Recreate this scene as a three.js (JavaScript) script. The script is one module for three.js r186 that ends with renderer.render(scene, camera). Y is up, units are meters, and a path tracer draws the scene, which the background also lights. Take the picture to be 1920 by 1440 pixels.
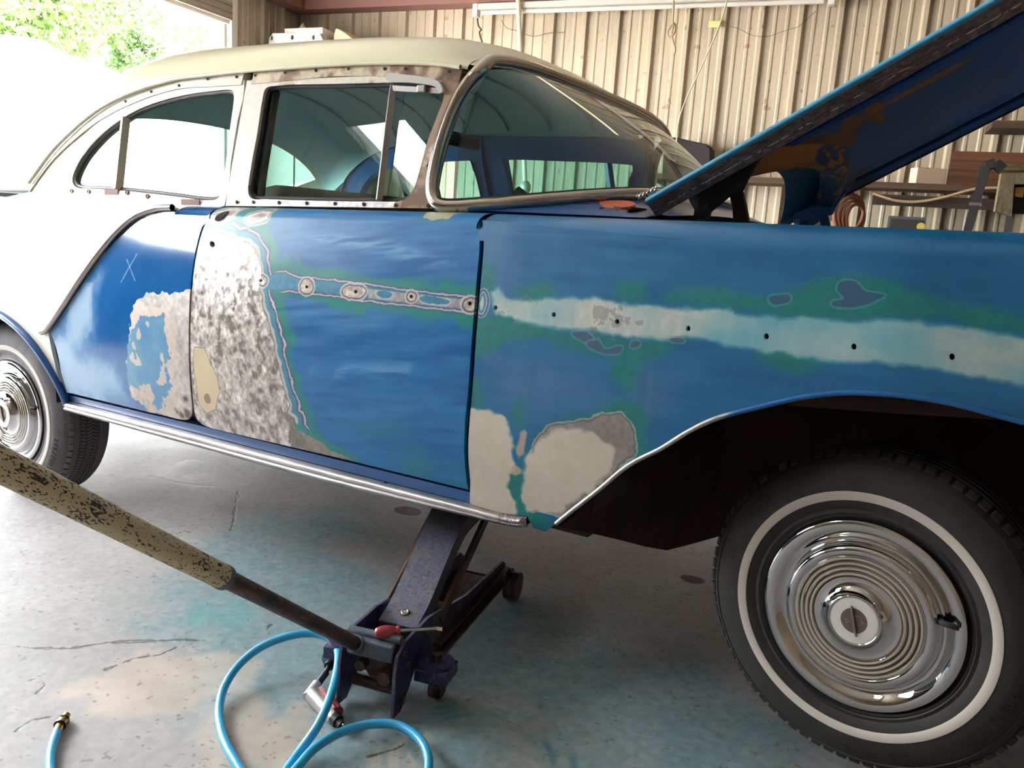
import * as THREE from 'three';
import { mergeGeometries, mergeVertices, toCreasedNormals } from 'three/addons/utils/BufferGeometryUtils.js';
import { TessellateModifier } from 'three/addons/modifiers/TessellateModifier.js';
import { RoundedBoxGeometry } from 'three/addons/geometries/RoundedBoxGeometry.js';
import { TextGeometry } from 'three/addons/geometries/TextGeometry.js';
import { FontLoader } from 'three/addons/loaders/FontLoader.js';
import { RectAreaLightUniformsLib } from 'three/addons/lights/RectAreaLightUniformsLib.js';

// ------------------------------------------------------------------ camera, sky, sun, exposure
const V = (x, y, z) => new THREE.Vector3(x, y, z);
const scene = new THREE.Scene();
const CAM = { c: V(0.13189, 1.18716, 1.78468), yaw: 0.510994, pitch: 0.18793, roll: 0.0667755, f: 1551.77 };
const cf = V(-Math.sin(CAM.yaw) * Math.cos(CAM.pitch), -Math.sin(CAM.pitch), -Math.cos(CAM.yaw) * Math.cos(CAM.pitch));
const cr0 = V(Math.cos(CAM.yaw), 0, -Math.sin(CAM.yaw)), cu0 = cr0.clone().cross(cf);
const cr = cr0.clone().multiplyScalar(Math.cos(CAM.roll)).addScaledVector(cu0, Math.sin(CAM.roll));
const cu = cu0.clone().multiplyScalar(Math.cos(CAM.roll)).addScaledVector(cr0, -Math.sin(CAM.roll));
const camera = new THREE.PerspectiveCamera(2 * Math.atan(720 / CAM.f) * 180 / Math.PI, 1920 / 1440, 0.05, 200);
camera.position.copy(CAM.c);
camera.quaternion.setFromRotationMatrix(new THREE.Matrix4().makeBasis(cr, cu, cf.clone().negate()));
const renderer = new THREE.WebGLRenderer({ antialias: true });
renderer.toneMapping = THREE.LinearToneMapping;
renderer.toneMappingExposure = 0.7;
renderer.shadowMap.enabled = true;
RectAreaLightUniformsLib.init();
scene.background = new THREE.Color(0.93, 0.98, 1.0);
scene.backgroundIntensity = 58;
const sun = new THREE.DirectionalLight(0xfff1dc, 30);
sun.position.set(-9.5, 16, -4); sun.target.position.set(-6, 0, 0);
sun.castShadow = true; sun.shadow.mapSize.set(2048, 2048);
Object.assign(sun.shadow.camera, { left: -20, right: 20, top: 20, bottom: -20, near: 1, far: 60 });
scene.add(sun, sun.target);

const LAMPS = [[-1.6, -4.1, 0.13, 5.5, 'warm twin tube ceiling lamp hung close to the back wall above the cream roof'], [1.2, -4.3, 0.13, 3, 'warm twin tube ceiling lamp hung close to the back wall over the workbench'], [2.3, 0.6, 1.4, 2, 'warm twin tube ceiling lamp hung ahead of the raised hood'], [-0.5, 2.9, 0.1, 1.2, 'dim warm twin tube ceiling lamp hung behind the camera']];
// ------------------------------------------------------------------ pixel -> direction helpers (a pixel gives a direction; the surface it touches gives the distance)
const ray = (px, py) => cf.clone().addScaledVector(cr, (px - 960) / CAM.f).addScaledVector(cu, -(py - 720) / CAM.f);
const along = (px, py, t) => CAM.c.clone().addScaledVector(ray(px, py), t);
const onZ = (px, py, z) => { const d = ray(px, py); return CAM.c.clone().addScaledVector(d, (z - CAM.c.z) / d.z); };
const onY = (px, py, y) => { const d = ray(px, py); return CAM.c.clone().addScaledVector(d, (y - CAM.c.y) / d.y); };
const lerp = (a, b, t) => a + (b - a) * t;
const clamp = (v, a = 0, b = 1) => Math.min(b, Math.max(a, v));
const sstep = (a, b, v) => { const t = clamp((v - a) / (b - a)); return t * t * (3 - 2 * t); };
const interp = (tab, x) => { let i = 0; while (i < tab.length - 2 && x > tab[i + 1][0]) i++; const [x0, y0] = tab[i], [x1, y1] = tab[i + 1]; return lerp(y0, y1, clamp((x - x0) / (x1 - x0), -0.5, 1.5)); };
// car body: side skin and glasshouse surfaces (x forward, z towards the near side)
const ZC = -0.84;
const mir = (z) => 2 * ZC - z;
const zs = (x, y) => interp([[-4.6, -0.10], [-4.0, 0.02], [-3.2, 0.085], [-2.2, 0.112], [-0.9, 0.115], [0, 0.105], [0.5, 0.07], [1.0, 0.0]], x)
  - (y > 0.84 ? 0.05 * Math.pow((y - 0.84) / 0.36, 2) : 0.062 * Math.pow((0.84 - y) / 0.38, 2));
const zg = (x, y) => -0.012 - 0.30 * (y - 1.21) - 0.10 * Math.pow(Math.max(0, -2.3 - x), 2);
const onF = (px, py, f) => { let z = 0.05, p; for (let i = 0; i < 8; i++) { p = onZ(px, py, z); z = f(p.x, p.y); } p.z = z; return p; };
const S = (px, py) => { const p = onF(px, py, zs); return [p.x, p.y]; };
const Gp = (px, py) => { const p = onF(px, py, zg); return [p.x, p.y]; };
const Sl = (l) => l.map(([a, b]) => S(a, b)), Gl = (l) => l.map(([a, b]) => Gp(a, b));

// garage frame: u along the back wall, v towards the camera side, turned 7.55 degrees from the car
const WA = -0.131775, wd = V(Math.cos(WA), 0, Math.sin(WA)), wn = V(-Math.sin(WA), 0, Math.cos(WA));
const UL = -5.67, VB = -5.66, UR = 6.4, VN = 7.2, CEIL = 4.1;
const GW = (u, y, v) => V(wd.x * u + wn.x * v, y, wd.z * u + wn.z * v);
const onV = (px, py, v) => { const d = ray(px, py); return CAM.c.clone().addScaledVector(d, (v - CAM.c.dot(wn)) / d.dot(wn)); };
const onU = (px, py, u) => { const d = ray(px, py); return CAM.c.clone().addScaledVector(d, (u - CAM.c.dot(wd)) / d.dot(wd)); };

// ------------------------------------------------------------------ noise and textures
const hash = (i, j, s = 0) => { let h = Math.imul(i | 0, 374761393) ^ Math.imul(j | 0, 668265263) ^ Math.imul(s + 7, 1274126177); h = Math.imul(h ^ (h >>> 13), 1274126177); return ((h ^ (h >>> 16)) >>> 0) / 4294967296; };
const noise = (x, y, s = 0) => { const i = Math.floor(x), j = Math.floor(y), a = x - i, b = y - j, u = a * a * (3 - 2 * a), v = b * b * (3 - 2 * b); return lerp(lerp(hash(i, j, s), hash(i + 1, j, s), u), lerp(hash(i, j + 1, s), hash(i + 1, j + 1, s), u), v); };
const fbm = (x, y, o = 4, s = 0) => { let a = 0.5, t = 0, n = 0; for (let k = 0; k < o; k++) { t += a * noise(x, y, s + k); n += a; x *= 2.03; y *= 2.03; a *= 0.5; } return t / n; };
let seed = 12345; const rnd = () => { seed = (Math.imul(seed, 1664525) + 1013904223) | 0; return (seed >>> 0) / 4294967296; };
const mix3 = (c, d, t) => { c[0] += (d[0] - c[0]) * t; c[1] += (d[1] - c[1]) * t; c[2] += (d[2] - c[2]) * t; };
// fn(x, y, out) fills out = [r, g, b (sRGB 0..255), roughness, metalness, height 0..1]
function paint(W, H, x0, x1, y0, y1, fn, bump = false) {
  const c = new Uint8Array(W * H * 4), m = new Uint8Array(W * H * 4), b = bump ? new Uint8Array(W * H * 4) : null, o = [0, 0, 0, 0, 0, 0.5];
  for (let j = 0; j < H; j++) for (let i = 0; i < W; i++) {
    o[3] = 0.5; o[4] = 0; o[5] = 0.5; fn(lerp(x0, x1, (i + 0.5) / W), lerp(y0, y1, (j + 0.5) / H), o);
    const k = (j * W + i) * 4;
    c[k] = clamp(o[0], 0, 255); c[k + 1] = clamp(o[1], 0, 255); c[k + 2] = clamp(o[2], 0, 255); c[k + 3] = 255;
    m[k] = 255; m[k + 1] = clamp(o[3]) * 255; m[k + 2] = clamp(o[4]) * 255; m[k + 3] = 255;
    if (b) { b[k] = b[k + 1] = b[k + 2] = clamp(o[5]) * 255; b[k + 3] = 255; }
  }
  const T = (d, srgb) => { const t = new THREE.DataTexture(d, W, H); t.magFilter = THREE.LinearFilter; t.minFilter = THREE.LinearMipmapLinearFilter; t.generateMipmaps = true; t.wrapS = t.wrapT = THREE.MirroredRepeatWrapping; if (srgb) t.colorSpace = THREE.SRGBColorSpace; t.needsUpdate = true; return t; };
  return { map: T(c, true), rm: T(m, false), bump: b ? T(b, false) : null };
}
const texMat = (t, o = {}) => new THREE.MeshPhysicalMaterial({ map: t.map, roughnessMap: t.rm, metalnessMap: t.rm, roughness: 1, metalness: 1, bumpMap: t.bump, bumpScale: o.bumpScale ?? 0.001, side: THREE.DoubleSide, ...o });
const mat = (color, roughness = 0.6, metalness = 0, o = {}) => new THREE.MeshPhysicalMaterial({ color, roughness, metalness, side: THREE.DoubleSide, ...o });
// signed distance (negative inside) to a polygon, or distance to a polyline
function sdPoly(P, x, y) {
  let d = 1e9, s = 1;
  for (let i = 0, j = P.length - 1; i < P.length; j = i++) {
    const ex = P[j][0] - P[i][0], ey = P[j][1] - P[i][1], wx = x - P[i][0], wy = y - P[i][1], t = clamp((wx * ex + wy * ey) / (ex * ex + ey * ey + 1e-12));
    const bx = wx - ex * t, by = wy - ey * t; d = Math.min(d, bx * bx + by * by);
    const c1 = y >= P[i][1], c2 = y < P[j][1], c3 = ex * wy > ey * wx;
    if ((c1 && c2 && c3) || (!c1 && !c2 && !c3)) s = -s;
  }
  return s * Math.sqrt(d);
}
function sdLine(P, x, y) {
  let d = 1e9;
  for (let i = 0; i < P.length - 1; i++) {
    const ex = P[i + 1][0] - P[i][0], ey = P[i + 1][1] - P[i][1], wx = x - P[i][0], wy = y - P[i][1], t = clamp((wx * ex + wy * ey) / (ex * ex + ey * ey + 1e-12));
    d = Math.min(d, Math.hypot(wx - ex * t, wy - ey * t));
  }
  return d;
}
const box2 = (P, m) => { const xs = P.map((p) => p[0]), ys = P.map((p) => p[1]); return [Math.min(...xs) - m, Math.max(...xs) + m, Math.min(...ys) - m, Math.max(...ys) + m]; };
const patch = (P, m = 0.1) => { const b = box2(P, m); return (x, y) => (x < b[0] || x > b[1] || y < b[2] || y > b[3] ? 9 : sdPoly(P, x, y)); };
const stroke = (P, m = 0.1) => { const b = box2(P, m); return (x, y) => (x < b[0] || x > b[1] || y < b[2] || y > b[3] ? 9 : sdLine(P, x, y)); };

// ------------------------------------------------------------------ object helpers
const used = {};
const numbered = (n) => { const k = used[n] = (used[n] ?? -1) + 1; return k ? n + '_' + String(k).padStart(3, '0') : n; };
function mesh(name, geo, m, parent) {
  const o = new THREE.Mesh(geo, m); o.castShadow = o.receiveShadow = true;
  o.name = parent ? name : numbered(name); (parent ?? scene).add(o); return o;
}
function tag(o, label, category, group, kind) { o.userData.label = label; if (category) o.userData.category = category; if (group) o.userData.group = group; if (kind) o.userData.kind = kind; return o; }
function struct(name, geo, m) { const o = mesh(name, geo, m); o.userData.kind = 'structure'; return o; }
function thing(name, label, category, at = V(0, 0, 0), group) { const o = new THREE.Group(); o.name = numbered(name); scene.add(o); o.position.copy(at); tag(o, label, category, group); return o; }
const bx = (w, h, d, x = 0, y = 0, z = 0, r = 0) => (r ? new RoundedBoxGeometry(w, h, d, 2, r) : new THREE.BoxGeometry(w, h, d)).translate(x, y, z);
const cyl = (r1, r2, h, n = 20) => new THREE.CylinderGeometry(r1, r2, h, n);
const tube = (pts, r, n = 60, m = 10, closed = false) => new THREE.TubeGeometry(new THREE.CatmullRomCurve3(pts, closed, 'centripetal'), n, r, m, closed);
const merge = (l) => mergeGeometries(l.map((g) => { const h = g.index ? g.toNonIndexed() : g; for (const k of Object.keys(h.attributes)) if (!['position', 'normal', 'uv'].includes(k)) h.deleteAttribute(k); if (!h.attributes.uv) h.setAttribute('uv', new THREE.BufferAttribute(new Float32Array(h.attributes.position.count * 2), 2)); return h; }));
const bar = (a, b, w, h, roll = 0) => { const d = b.clone().sub(a), g = new THREE.BoxGeometry(w, d.length(), h); g.rotateY(roll); g.applyQuaternion(new THREE.Quaternion().setFromUnitVectors(V(0, 1, 0), d.clone().normalize())); const c = a.clone().add(b).multiplyScalar(0.5); return g.translate(c.x, c.y, c.z); };
const rod = (a, b, r1, r2 = r1, n = 16) => { const d = b.clone().sub(a), g = new THREE.CylinderGeometry(r2, r1, d.length(), n); g.applyQuaternion(new THREE.Quaternion().setFromUnitVectors(V(0, 1, 0), d.clone().normalize())); const c = a.clone().add(b).multiplyScalar(0.5); return g.translate(c.x, c.y, c.z); };
// a grid surface f(i/n, j/m) -> Vector3
function grid(f, n, m, uvf) {
  const p = [], uv = [], idx = [];
  for (let j = 0; j <= m; j++) for (let i = 0; i <= n; i++) { const q = f(i / n, j / m); p.push(q.x, q.y, q.z); const w = uvf ? uvf(q, i / n, j / m) : [i / n, j / m]; uv.push(w[0], w[1]); }
  for (let j = 0; j < m; j++) for (let i = 0; i < n; i++) { const a = j * (n + 1) + i, b = a + 1, c = a + n + 1, d = c + 1; idx.push(a, b, d, a, d, c); }
  const g = new THREE.BufferGeometry(); g.setAttribute('position', new THREE.Float32BufferAttribute(p, 3)); g.setAttribute('uv', new THREE.Float32BufferAttribute(uv, 2)); g.setIndex(idx); g.computeVertexNormals(); return g;
}
// smooth a pixel outline into a denser one
function smooth(P, n = 6, closed = true) {
  const c = new THREE.CatmullRomCurve3(P.map(([a, b]) => V(a, b, 0)), closed, 'centripetal');
  return c.getPoints(P.length * n).slice(0, closed ? -1 : undefined).map((p) => [p.x, p.y]);
}
function inset(P, d) {           // shrink a polygon by d
  let A = 0; for (let i = 0; i < P.length; i++) { const a = P[i], b = P[(i + 1) % P.length]; A += a[0] * b[1] - b[0] * a[1]; }
  const s = Math.sign(A);
  return P.map((p, i) => { const a = P[(i + P.length - 1) % P.length], b = P[(i + 1) % P.length]; let nx = -(b[1] - a[1]), ny = b[0] - a[0]; const l = Math.hypot(nx, ny) || 1; return [p[0] + s * d * nx / l, p[1] + s * d * ny / l]; });
}
const densify = (P, step) => { const o = []; for (let i = 0; i < P.length; i++) { const a = P[i], b = P[(i + 1) % P.length], n = Math.max(1, Math.ceil(Math.hypot(b[0] - a[0], b[1] - a[1]) / step)); for (let k = 0; k < n; k++) o.push([lerp(a[0], b[0], k / n), lerp(a[1], b[1], k / n)]); } return o; };
const circle = (x, y, rx, ry = rx, n = 12, turn = 0) => Array.from({ length: n }, (_, k) => { const a = k / n * Math.PI * 2, c = Math.cos(a) * rx, s = Math.sin(a) * ry; return [x + c * Math.cos(turn) - s * Math.sin(turn), y + c * Math.sin(turn) + s * Math.cos(turn)]; });
// sheet-metal panel: outline (x, y) laid on surface zf, folded back by `depth` along its edges and holes
function sheet(outline, zf, { holes = [], depth = 0.014, step = 0.05, uvBox, flip = false } = {}) {
  const O = densify(outline, step), HS = holes;
  const sh = new THREE.Shape(O.map((p) => new THREE.Vector2(p[0], p[1])));
  for (const h of HS) sh.holes.push(new THREE.Path(h.map((p) => new THREE.Vector2(p[0], p[1]))));
  let g = new THREE.ShapeGeometry(sh); g = new TessellateModifier(step * 1.3, 8).modify(g);
  const p = g.attributes.position, nn = new Float32Array(p.count * 3), uv = new Float32Array(p.count * 2), e = 0.004;
  const uvOf = (x, y) => (uvBox ? [(x - uvBox[0]) / (uvBox[1] - uvBox[0]), (y - uvBox[2]) / (uvBox[3] - uvBox[2])] : [x, y]);
  for (let i = 0; i < p.count; i++) {
    const x = p.getX(i), y = p.getY(i); p.setZ(i, zf(x, y));
    const n = V(-(zf(x + e, y) - zf(x - e, y)) / (2 * e), -(zf(x, y + e) - zf(x, y - e)) / (2 * e), 1).normalize(); nn.set([n.x, n.y, n.z], i * 3); uv.set(uvOf(x, y), i * 2);
  }
  g.setAttribute('normal', new THREE.BufferAttribute(nn, 3)); g.setAttribute('uv', new THREE.BufferAttribute(uv, 2));
  const parts = [g];
  for (const C of [O, ...HS]) {
    const pos = [], u2 = [];
    for (let i = 0; i < C.length; i++) {
      const a = C[i], b = C[(i + 1) % C.length], za = zf(a[0], a[1]), zb = zf(b[0], b[1]);
      const q = [[a[0], a[1], za], [b[0], b[1], zb], [b[0], b[1], zb - depth], [a[0], a[1], za - depth]];
      for (const k of [0, 1, 2, 0, 2, 3]) { pos.push(...q[k]); u2.push(...uvOf(q[k][0], q[k][1])); }
    }
    const w = new THREE.BufferGeometry(); w.setAttribute('position', new THREE.Float32BufferAttribute(pos, 3)); w.setAttribute('uv', new THREE.Float32BufferAttribute(u2, 2)); w.computeVertexNormals(); parts.push(w);
  }
  const out = merge(parts);
  return flip ? mirrorZ(out) : out;
}
function mirrorZ(g) {            // the same shape on the far side of the car
  const o = g.index ? g.toNonIndexed() : g.clone(), p = o.attributes.position, n = o.attributes.normal;
  for (let i = 0; i < p.count; i++) { p.setZ(i, mir(p.getZ(i))); n.setZ(i, -n.getZ(i)); }
  for (const a of Object.values(o.attributes)) { const s = a.itemSize, r = a.array; for (let i = 0; i < a.count; i += 3) for (let k = 0; k < s; k++) { const t = r[(i + 1) * s + k]; r[(i + 1) * s + k] = r[(i + 2) * s + k]; r[(i + 2) * s + k] = t; } }
  return o;
}
// rolled shoulder along the top of a panel: from the side skin over to its inner edge
function crown(x0, x1, ytop, a, b, uvBox, n = 24, inner = 0) {
  return grid((s, t) => { const x = lerp(x0, x1, s), y1 = ytop(x) - a, z1 = zs(x, y1); if (t < 0.001) return V(x, y1 - 0.007, zs(x, y1 - 0.007)); if (t > 0.8) { const k = (t - 0.8) / 0.2; return V(x, ytop(x), z1 - b - inner * k); } const w = t / 0.8 * Math.PI / 2; return V(x, y1 + a * Math.sin(w), z1 - b * (1 - Math.cos(w))); }, n, 15,
    (q) => [(q.x - uvBox[0]) / (uvBox[1] - uvBox[0]), (q.y - uvBox[2]) / (uvBox[3] - uvBox[2])]);
}

// ------------------------------------------------------------------ floor: concrete with overspray, stains and cracks
const FB = [-4.2, 1.3, -3.2, 1.5];                       // x0, x1, z0, z1 of the textured field
const Fl = (l) => l.map(([a, b]) => { const p = onY(a, b, 0); return [p.x, p.z]; });
const cracks = [[[165, 893], [195, 890], [240, 892], [290, 893], [330, 905], [400, 912]], [[320, 872], [350, 862], [370, 862], [385, 868]], [[447, 920], [442, 950], [437, 980], [425, 1015]],
  [[0, 1208], [60, 1215], [130, 1216], [200, 1205], [330, 1200], [420, 1202]], [[400, 1015], [425, 1012], [440, 1020]], [[330, 1003], [345, 995], [355, 998]], [[200, 1255], [250, 1235], [300, 1228], [330, 1215]],
  [[505, 1190], [500, 1180], [508, 1172]], [[60, 1275], [75, 1270], [85, 1285], [70, 1300]], [[690, 1420], [740, 1405], [760, 1395]], [[30, 1370], [60, 1350], [95, 1345]]].map((l) => stroke(Fl(l), 0.06));
const tealSpots = [[[390, 1110], [470, 1100], [500, 1150], [440, 1180], [400, 1160]], [[370, 1130], [400, 1120], [380, 1170], [355, 1165]]].map((l) => patch(Fl(l), 0.3));
const tanSpots = [[[150, 1260], [260, 1215], [430, 1215], [470, 1240], [420, 1300], [330, 1330], [180, 1340], [120, 1300]], [[400, 1330], [470, 1320], [560, 1400], [500, 1470], [380, 1470]], [[560, 1330], [620, 1360], [560, 1420], [520, 1390]], [[700, 1400], [790, 1390], [760, 1440], [690, 1450]]].map((l) => patch(Fl(l), 0.3));
const blueWash = patch(Fl([[430, 1000], [640, 960], [740, 1120], [980, 1110], [1180, 1190], [1330, 1300], [1500, 1470], [560, 1480], [470, 1330], [330, 1250], [330, 1080]]), 0.6);
const rings = [[900, 1420, 0.17], [900, 1420, 0.215], [880, 1390, 0.13]].map(([a, b, r]) => { const p = onY(a, b, 0); return [p.x, p.z, r]; });
const oil = [[1297, 1086, 0.034], [765, 958, 0.05]].map(([a, b, r]) => { const q = onY(a, b, 0); return [q.x, q.z, r]; });
const floorTex = paint(1500, 1280, FB[0], FB[1], FB[2], FB[3], (x, z, o) => {
  const n1 = fbm(x * 1.7, z * 1.7, 4, 3), n2 = fbm(x * 9, z * 9, 4, 11), n3 = fbm(x * 60, z * 60, 3, 21), w = (fbm(x * 5, z * 5, 4, 31) - 0.5);
  const g = 150 + (n1 - 0.5) * 26 + (n2 - 0.5) * 20 + (n3 - 0.5) * 22; o[0] = g * 1.0; o[1] = g * 0.97; o[2] = g * 0.97; o[3] = 0.62 + (n2 - 0.5) * 0.25; o[5] = 0.5 + (n3 - 0.5) * 0.5 + (n2 - 0.5) * 0.5;
  const b = blueWash(x, z) + w * 0.5; mix3(o, [88 + (n3 - .5) * 40, 128 + (n3 - .5) * 40, 138 + (n3 - .5) * 40], 0.62 * sstep(0.16, -0.12, b) * (0.45 + n2 * 0.8));
  for (const t of tanSpots) { const d = t(x, z) + w * 0.22; mix3(o, [186 + (n2 - .5) * 50, 166 + (n2 - .5) * 50, 150 + (n2 - .5) * 50], 0.62 * sstep(0.03, -0.03, d)); }
  for (const t of tealSpots) { const d = t(x, z) + w * 0.3; mix3(o, [60, 145, 150], 0.5 * sstep(0.05, -0.04, d) * n2 * 1.4); }
  for (const [a, c, r] of rings) { const d = Math.abs(Math.hypot(x - a, z - c) - r + w * 0.03); mix3(o, [45, 105, 118], 0.5 * sstep(0.014, 0.003, d) * sstep(0.35, 0.6, n2)); }
  const sp = fbm(x * 75, z * 75, 2, 77); if (sp > 0.80) mix3(o, [86, 82, 82], 0.5 * sstep(0.80, 0.84, sp));
  const rs = fbm(x * 55, z * 55, 2, 99); if (x > -1.2 && rs > 0.855) mix3(o, [128, 84, 44], 0.6 * sstep(0.855, 0.88, rs));
  for (const [a, c, r] of oil) { const d = Math.hypot((x - a) * 0.8, z - c) + (n3 - .5) * 0.01 - r; mix3(o, [40, 34, 40], 0.8 * sstep(0.004, -0.006, d)); }
  let dc = 9; const wob = (n3 - 0.5) * 0.012 + (n2 - .5) * 0.02; for (const c of cracks) dc = Math.min(dc, c(x, z)); dc = Math.abs(dc + wob);
  if (dc < 0.02) { const k = sstep(0.0045, 0.0015, dc); mix3(o, [52, 48, 48], 0.85 * k); o[5] -= 0.4 * k; }
}, true);
const floorMat = texMat(floorTex, { bumpScale: 0.0022 });
floorTex.map.wrapS = floorTex.map.wrapT = THREE.MirroredRepeatWrapping;
{
  const g = grid((s, t) => GW(lerp(UL - 0.3, UR + 0.2, s), 0, lerp(VN + 0.2, VB - 0.2, t)), 30, 30, (q) => [(q.x - FB[0]) / (FB[1] - FB[0]), (q.z - FB[2]) / (FB[3] - FB[2])]);
  const under = grid((s, t) => GW(lerp(UL - 0.3, UR + 0.2, s), -0.15, lerp(VB - 0.2, VN + 0.2, t)), 1, 1);
  struct('floor', merge([g, under]), floorMat);
}

// ------------------------------------------------------------------ corrugated walls
const wallTex = paint(1024, 1024, 0, 3, 0, 3, (x, y, o) => {
  const n = fbm(x * 2.2, y * 1.2, 4, 5), m = fbm(x * 30, y * 3, 3, 8), k = fbm(x * 70, y * 70, 2, 15), g = 178 + (n - 0.5) * 26 + (m - 0.5) * 22 + (k - 0.5) * 10;
  o[0] = g; o[1] = g * 0.945; o[2] = g * 0.865; o[3] = 0.5 + (m - 0.5) * 0.3;
  const s = fbm(x * 22, y * 14, 2, 44); if (s > 0.86) mix3(o, [120, 88, 60], 0.5 * sstep(0.86, 0.9, s));
});
const wallMats = [0xefe4d6, 0xe4dacb, 0xeadfce].map((c) => texMat(wallTex, { color: c }));
// one rolled sheet: three major ribs 0.305 m apart, two minor ribs between
function sheetProfile(w0, w1) {
  const P = []; const put = (u, d) => { if (u >= w0 && u <= w1) P.push([u, d]); };
  P.push([w0, 0]);
  for (let k = Math.floor(w0 / 0.305) - 1; k * 0.305 < w1 + 0.31; k++) { const c = k * 0.305; for (const [a, d] of [[-0.034, 0], [-0.016, 0.032], [0.016, 0.032], [0.034, 0], [0.085, 0], [0.095, 0.006], [0.112, 0.006], [0.122, 0], [0.183, 0], [0.193, 0.006], [0.21, 0.006], [0.22, 0]]) put(c + a, d); }
  P.push([w1, 0]); return P;
}
function corrugated(w0, w1, y0, y1, place) {   // place(u, y, d) -> point
  const P = sheetProfile(w0, w1), pos = [], uv = [];
  for (let i = 0; i < P.length - 1; i++) {
    const [a, da] = P[i], [b, db] = P[i + 1], q = [place(a, y0, da), place(b, y0, db), place(b, y1, db), place(a, y1, da)], t = [[a, y0], [b, y0], [b, y1], [a, y1]];
    for (const k of [0, 1, 2, 0, 2, 3]) { pos.push(q[k].x, q[k].y, q[k].z); uv.push(t[k][0] / 3, t[k][1] / 3); }
  }
  const g = new THREE.BufferGeometry(); g.setAttribute('position', new THREE.Float32BufferAttribute(pos, 3)); g.setAttribute('uv', new THREE.Float32BufferAttribute(uv, 2)); g.computeVertexNormals(); return g;
}
const darkSteel = mat(0x4a4744, 0.7, 0.2);
const slab = (u0, u1, y0, y1, v0, v1) => { const g = new THREE.BoxGeometry(u1 - u0, y1 - y0, v1 - v0); g.translate((u0 + u1) / 2, (y0 + y1) / 2, (v0 + v1) / 2); g.rotateY(-WA); return g; };
const sheathing = wallMats[1];
const backWall = struct('wall_back', slab(UL - 0.1, UR + 0.1, 0, CEIL, VB - 0.12, VB - 0.035), sheathing);
const ribShift = onV(1360, 27, VB).dot(wd);          // a major rib falls on this seam
for (let k = -5; k < 10; k++) {
  const a = Math.max(-0.045 + k * 0.915, UL - ribShift - 0.0), b = Math.min(-0.045 + (k + 1) * 0.915, UR - ribShift); if (b <= a + 0.02) continue;
  mesh('metal_sheet', corrugated(a, b, 0, CEIL, (u, y, d) => GW(u + ribShift, y, VB + d + (k & 1) * 0.002)), wallMats[(k + 6) % 3], backWall);
}
// left wall with the big door opening
const VJ = -4.55, VD = 2.2, HD = 2.82;
const leftWall = struct('wall_left', merge([slab(UL - 0.12, UL - 0.035, 0, CEIL, VB - 0.1, VJ), slab(UL - 0.12, UL - 0.035, HD, CEIL, VJ, VD), slab(UL - 0.12, UL - 0.035, 0, CEIL, VD, VN + 0.1)]), sheathing);
for (const [a, b, y0] of [[VB, VJ, 0], [VD, VN, 0]]) mesh('metal_sheet', corrugated(a + 6, b + 6, y0, CEIL, (u, y, d) => GW(UL + d, y, u - 6)), wallMats[1], leftWall);
for (let k = 0; k < 8; k++) { const a = VJ + k * 0.915, b = Math.min(VD, a + 0.915); if (b > a + 0.02) mesh('metal_sheet', corrugated(a + 6, b + 6, HD + 0.3, CEIL, (u, y, d) => GW(UL + d, y, u - 6)), wallMats[k % 3], leftWall); }
struct('wall_right', slab(UR, UR + 0.12, 0, CEIL, VB - 0.1, VN + 0.1), sheathing);
struct('wall_near', slab(UL - 0.1, UR + 0.1, 0, CEIL, VN, VN + 0.12), sheathing);
const SK = [-5.45, -4.7, 2.3, 3.5];          // unseen skylight added for white glass reflections: u0, u1, v0, v1
struct('ceiling', merge([slab(UL - 0.2, UR + 0.2, CEIL, CEIL + 0.12, VB - 0.2, SK[2]), slab(UL - 0.2, UR + 0.2, CEIL, CEIL + 0.12, SK[3], VN + 0.2), slab(UL - 0.2, SK[0], CEIL, CEIL + 0.12, SK[2], SK[3]), slab(SK[1], UR + 0.2, CEIL, CEIL + 0.12, SK[2], SK[3])]), mat(0xaea9a0, 0.6));
struct('added_skylight_1', slab(SK[0], SK[1], CEIL + 0.05, CEIL + 0.056, SK[2], SK[3]), mat(0xf2f6f4, 0.05, 0, { transmission: 1, thickness: 0 }));  // pane of the added skylight, out of view, mirrored in the side windows
// opening trim: jamb, weathered header and the raised door's bottom edge
const jambMat = mat(0xb9b2a6, 0.6), woodTex = paint(512, 256, 0, 2, 0, 1, (x, y, o) => { const n = fbm(x * 3, y * 40, 4, 2), m = fbm(x * 6, y * 8, 3, 9); const g = 120 + (n - 0.5) * 90 + (m - 0.5) * 50; o[0] = g * 1.02; o[1] = g * 0.93; o[2] = g * 0.82; o[3] = 0.8; });
const oldWood = texMat(woodTex);
struct('trim_1', merge([slab(UL - 0.06, UL + 0.09, 0, HD + 0.3, VJ - 0.075, VJ), slab(UL - 0.05, UL + 0.03, 0, HD, VJ, VJ + 0.03)]), jambMat);
struct('trim_2', slab(UL - 0.02, UL + 0.10, HD + 0.02, HD + 0.34, VJ, VD), oldWood);
struct('trim_3', merge([slab(UL + 0.02, UL + 0.06, HD - 0.01, HD + 0.02, VJ, VD)]), mat(0xd9d3c8, 0.5));
// steel girts running round the walls
const girtMat = mat(0x6d4740, 0.55, 0.1);
const YG = 3.15;
struct('trim_4', merge([slab(UL, UR, YG, YG + 0.09, VB + 0.034, VB + 0.22), slab(UL, UR, YG + 0.086, YG + 0.10, VB + 0.034, VB + 0.26)]), girtMat);
struct('trim_5', slab(UL + 0.034, UL + 0.22, YG, YG + 0.09, VB + 0.22, VJ - 0.08), girtMat);

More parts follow.
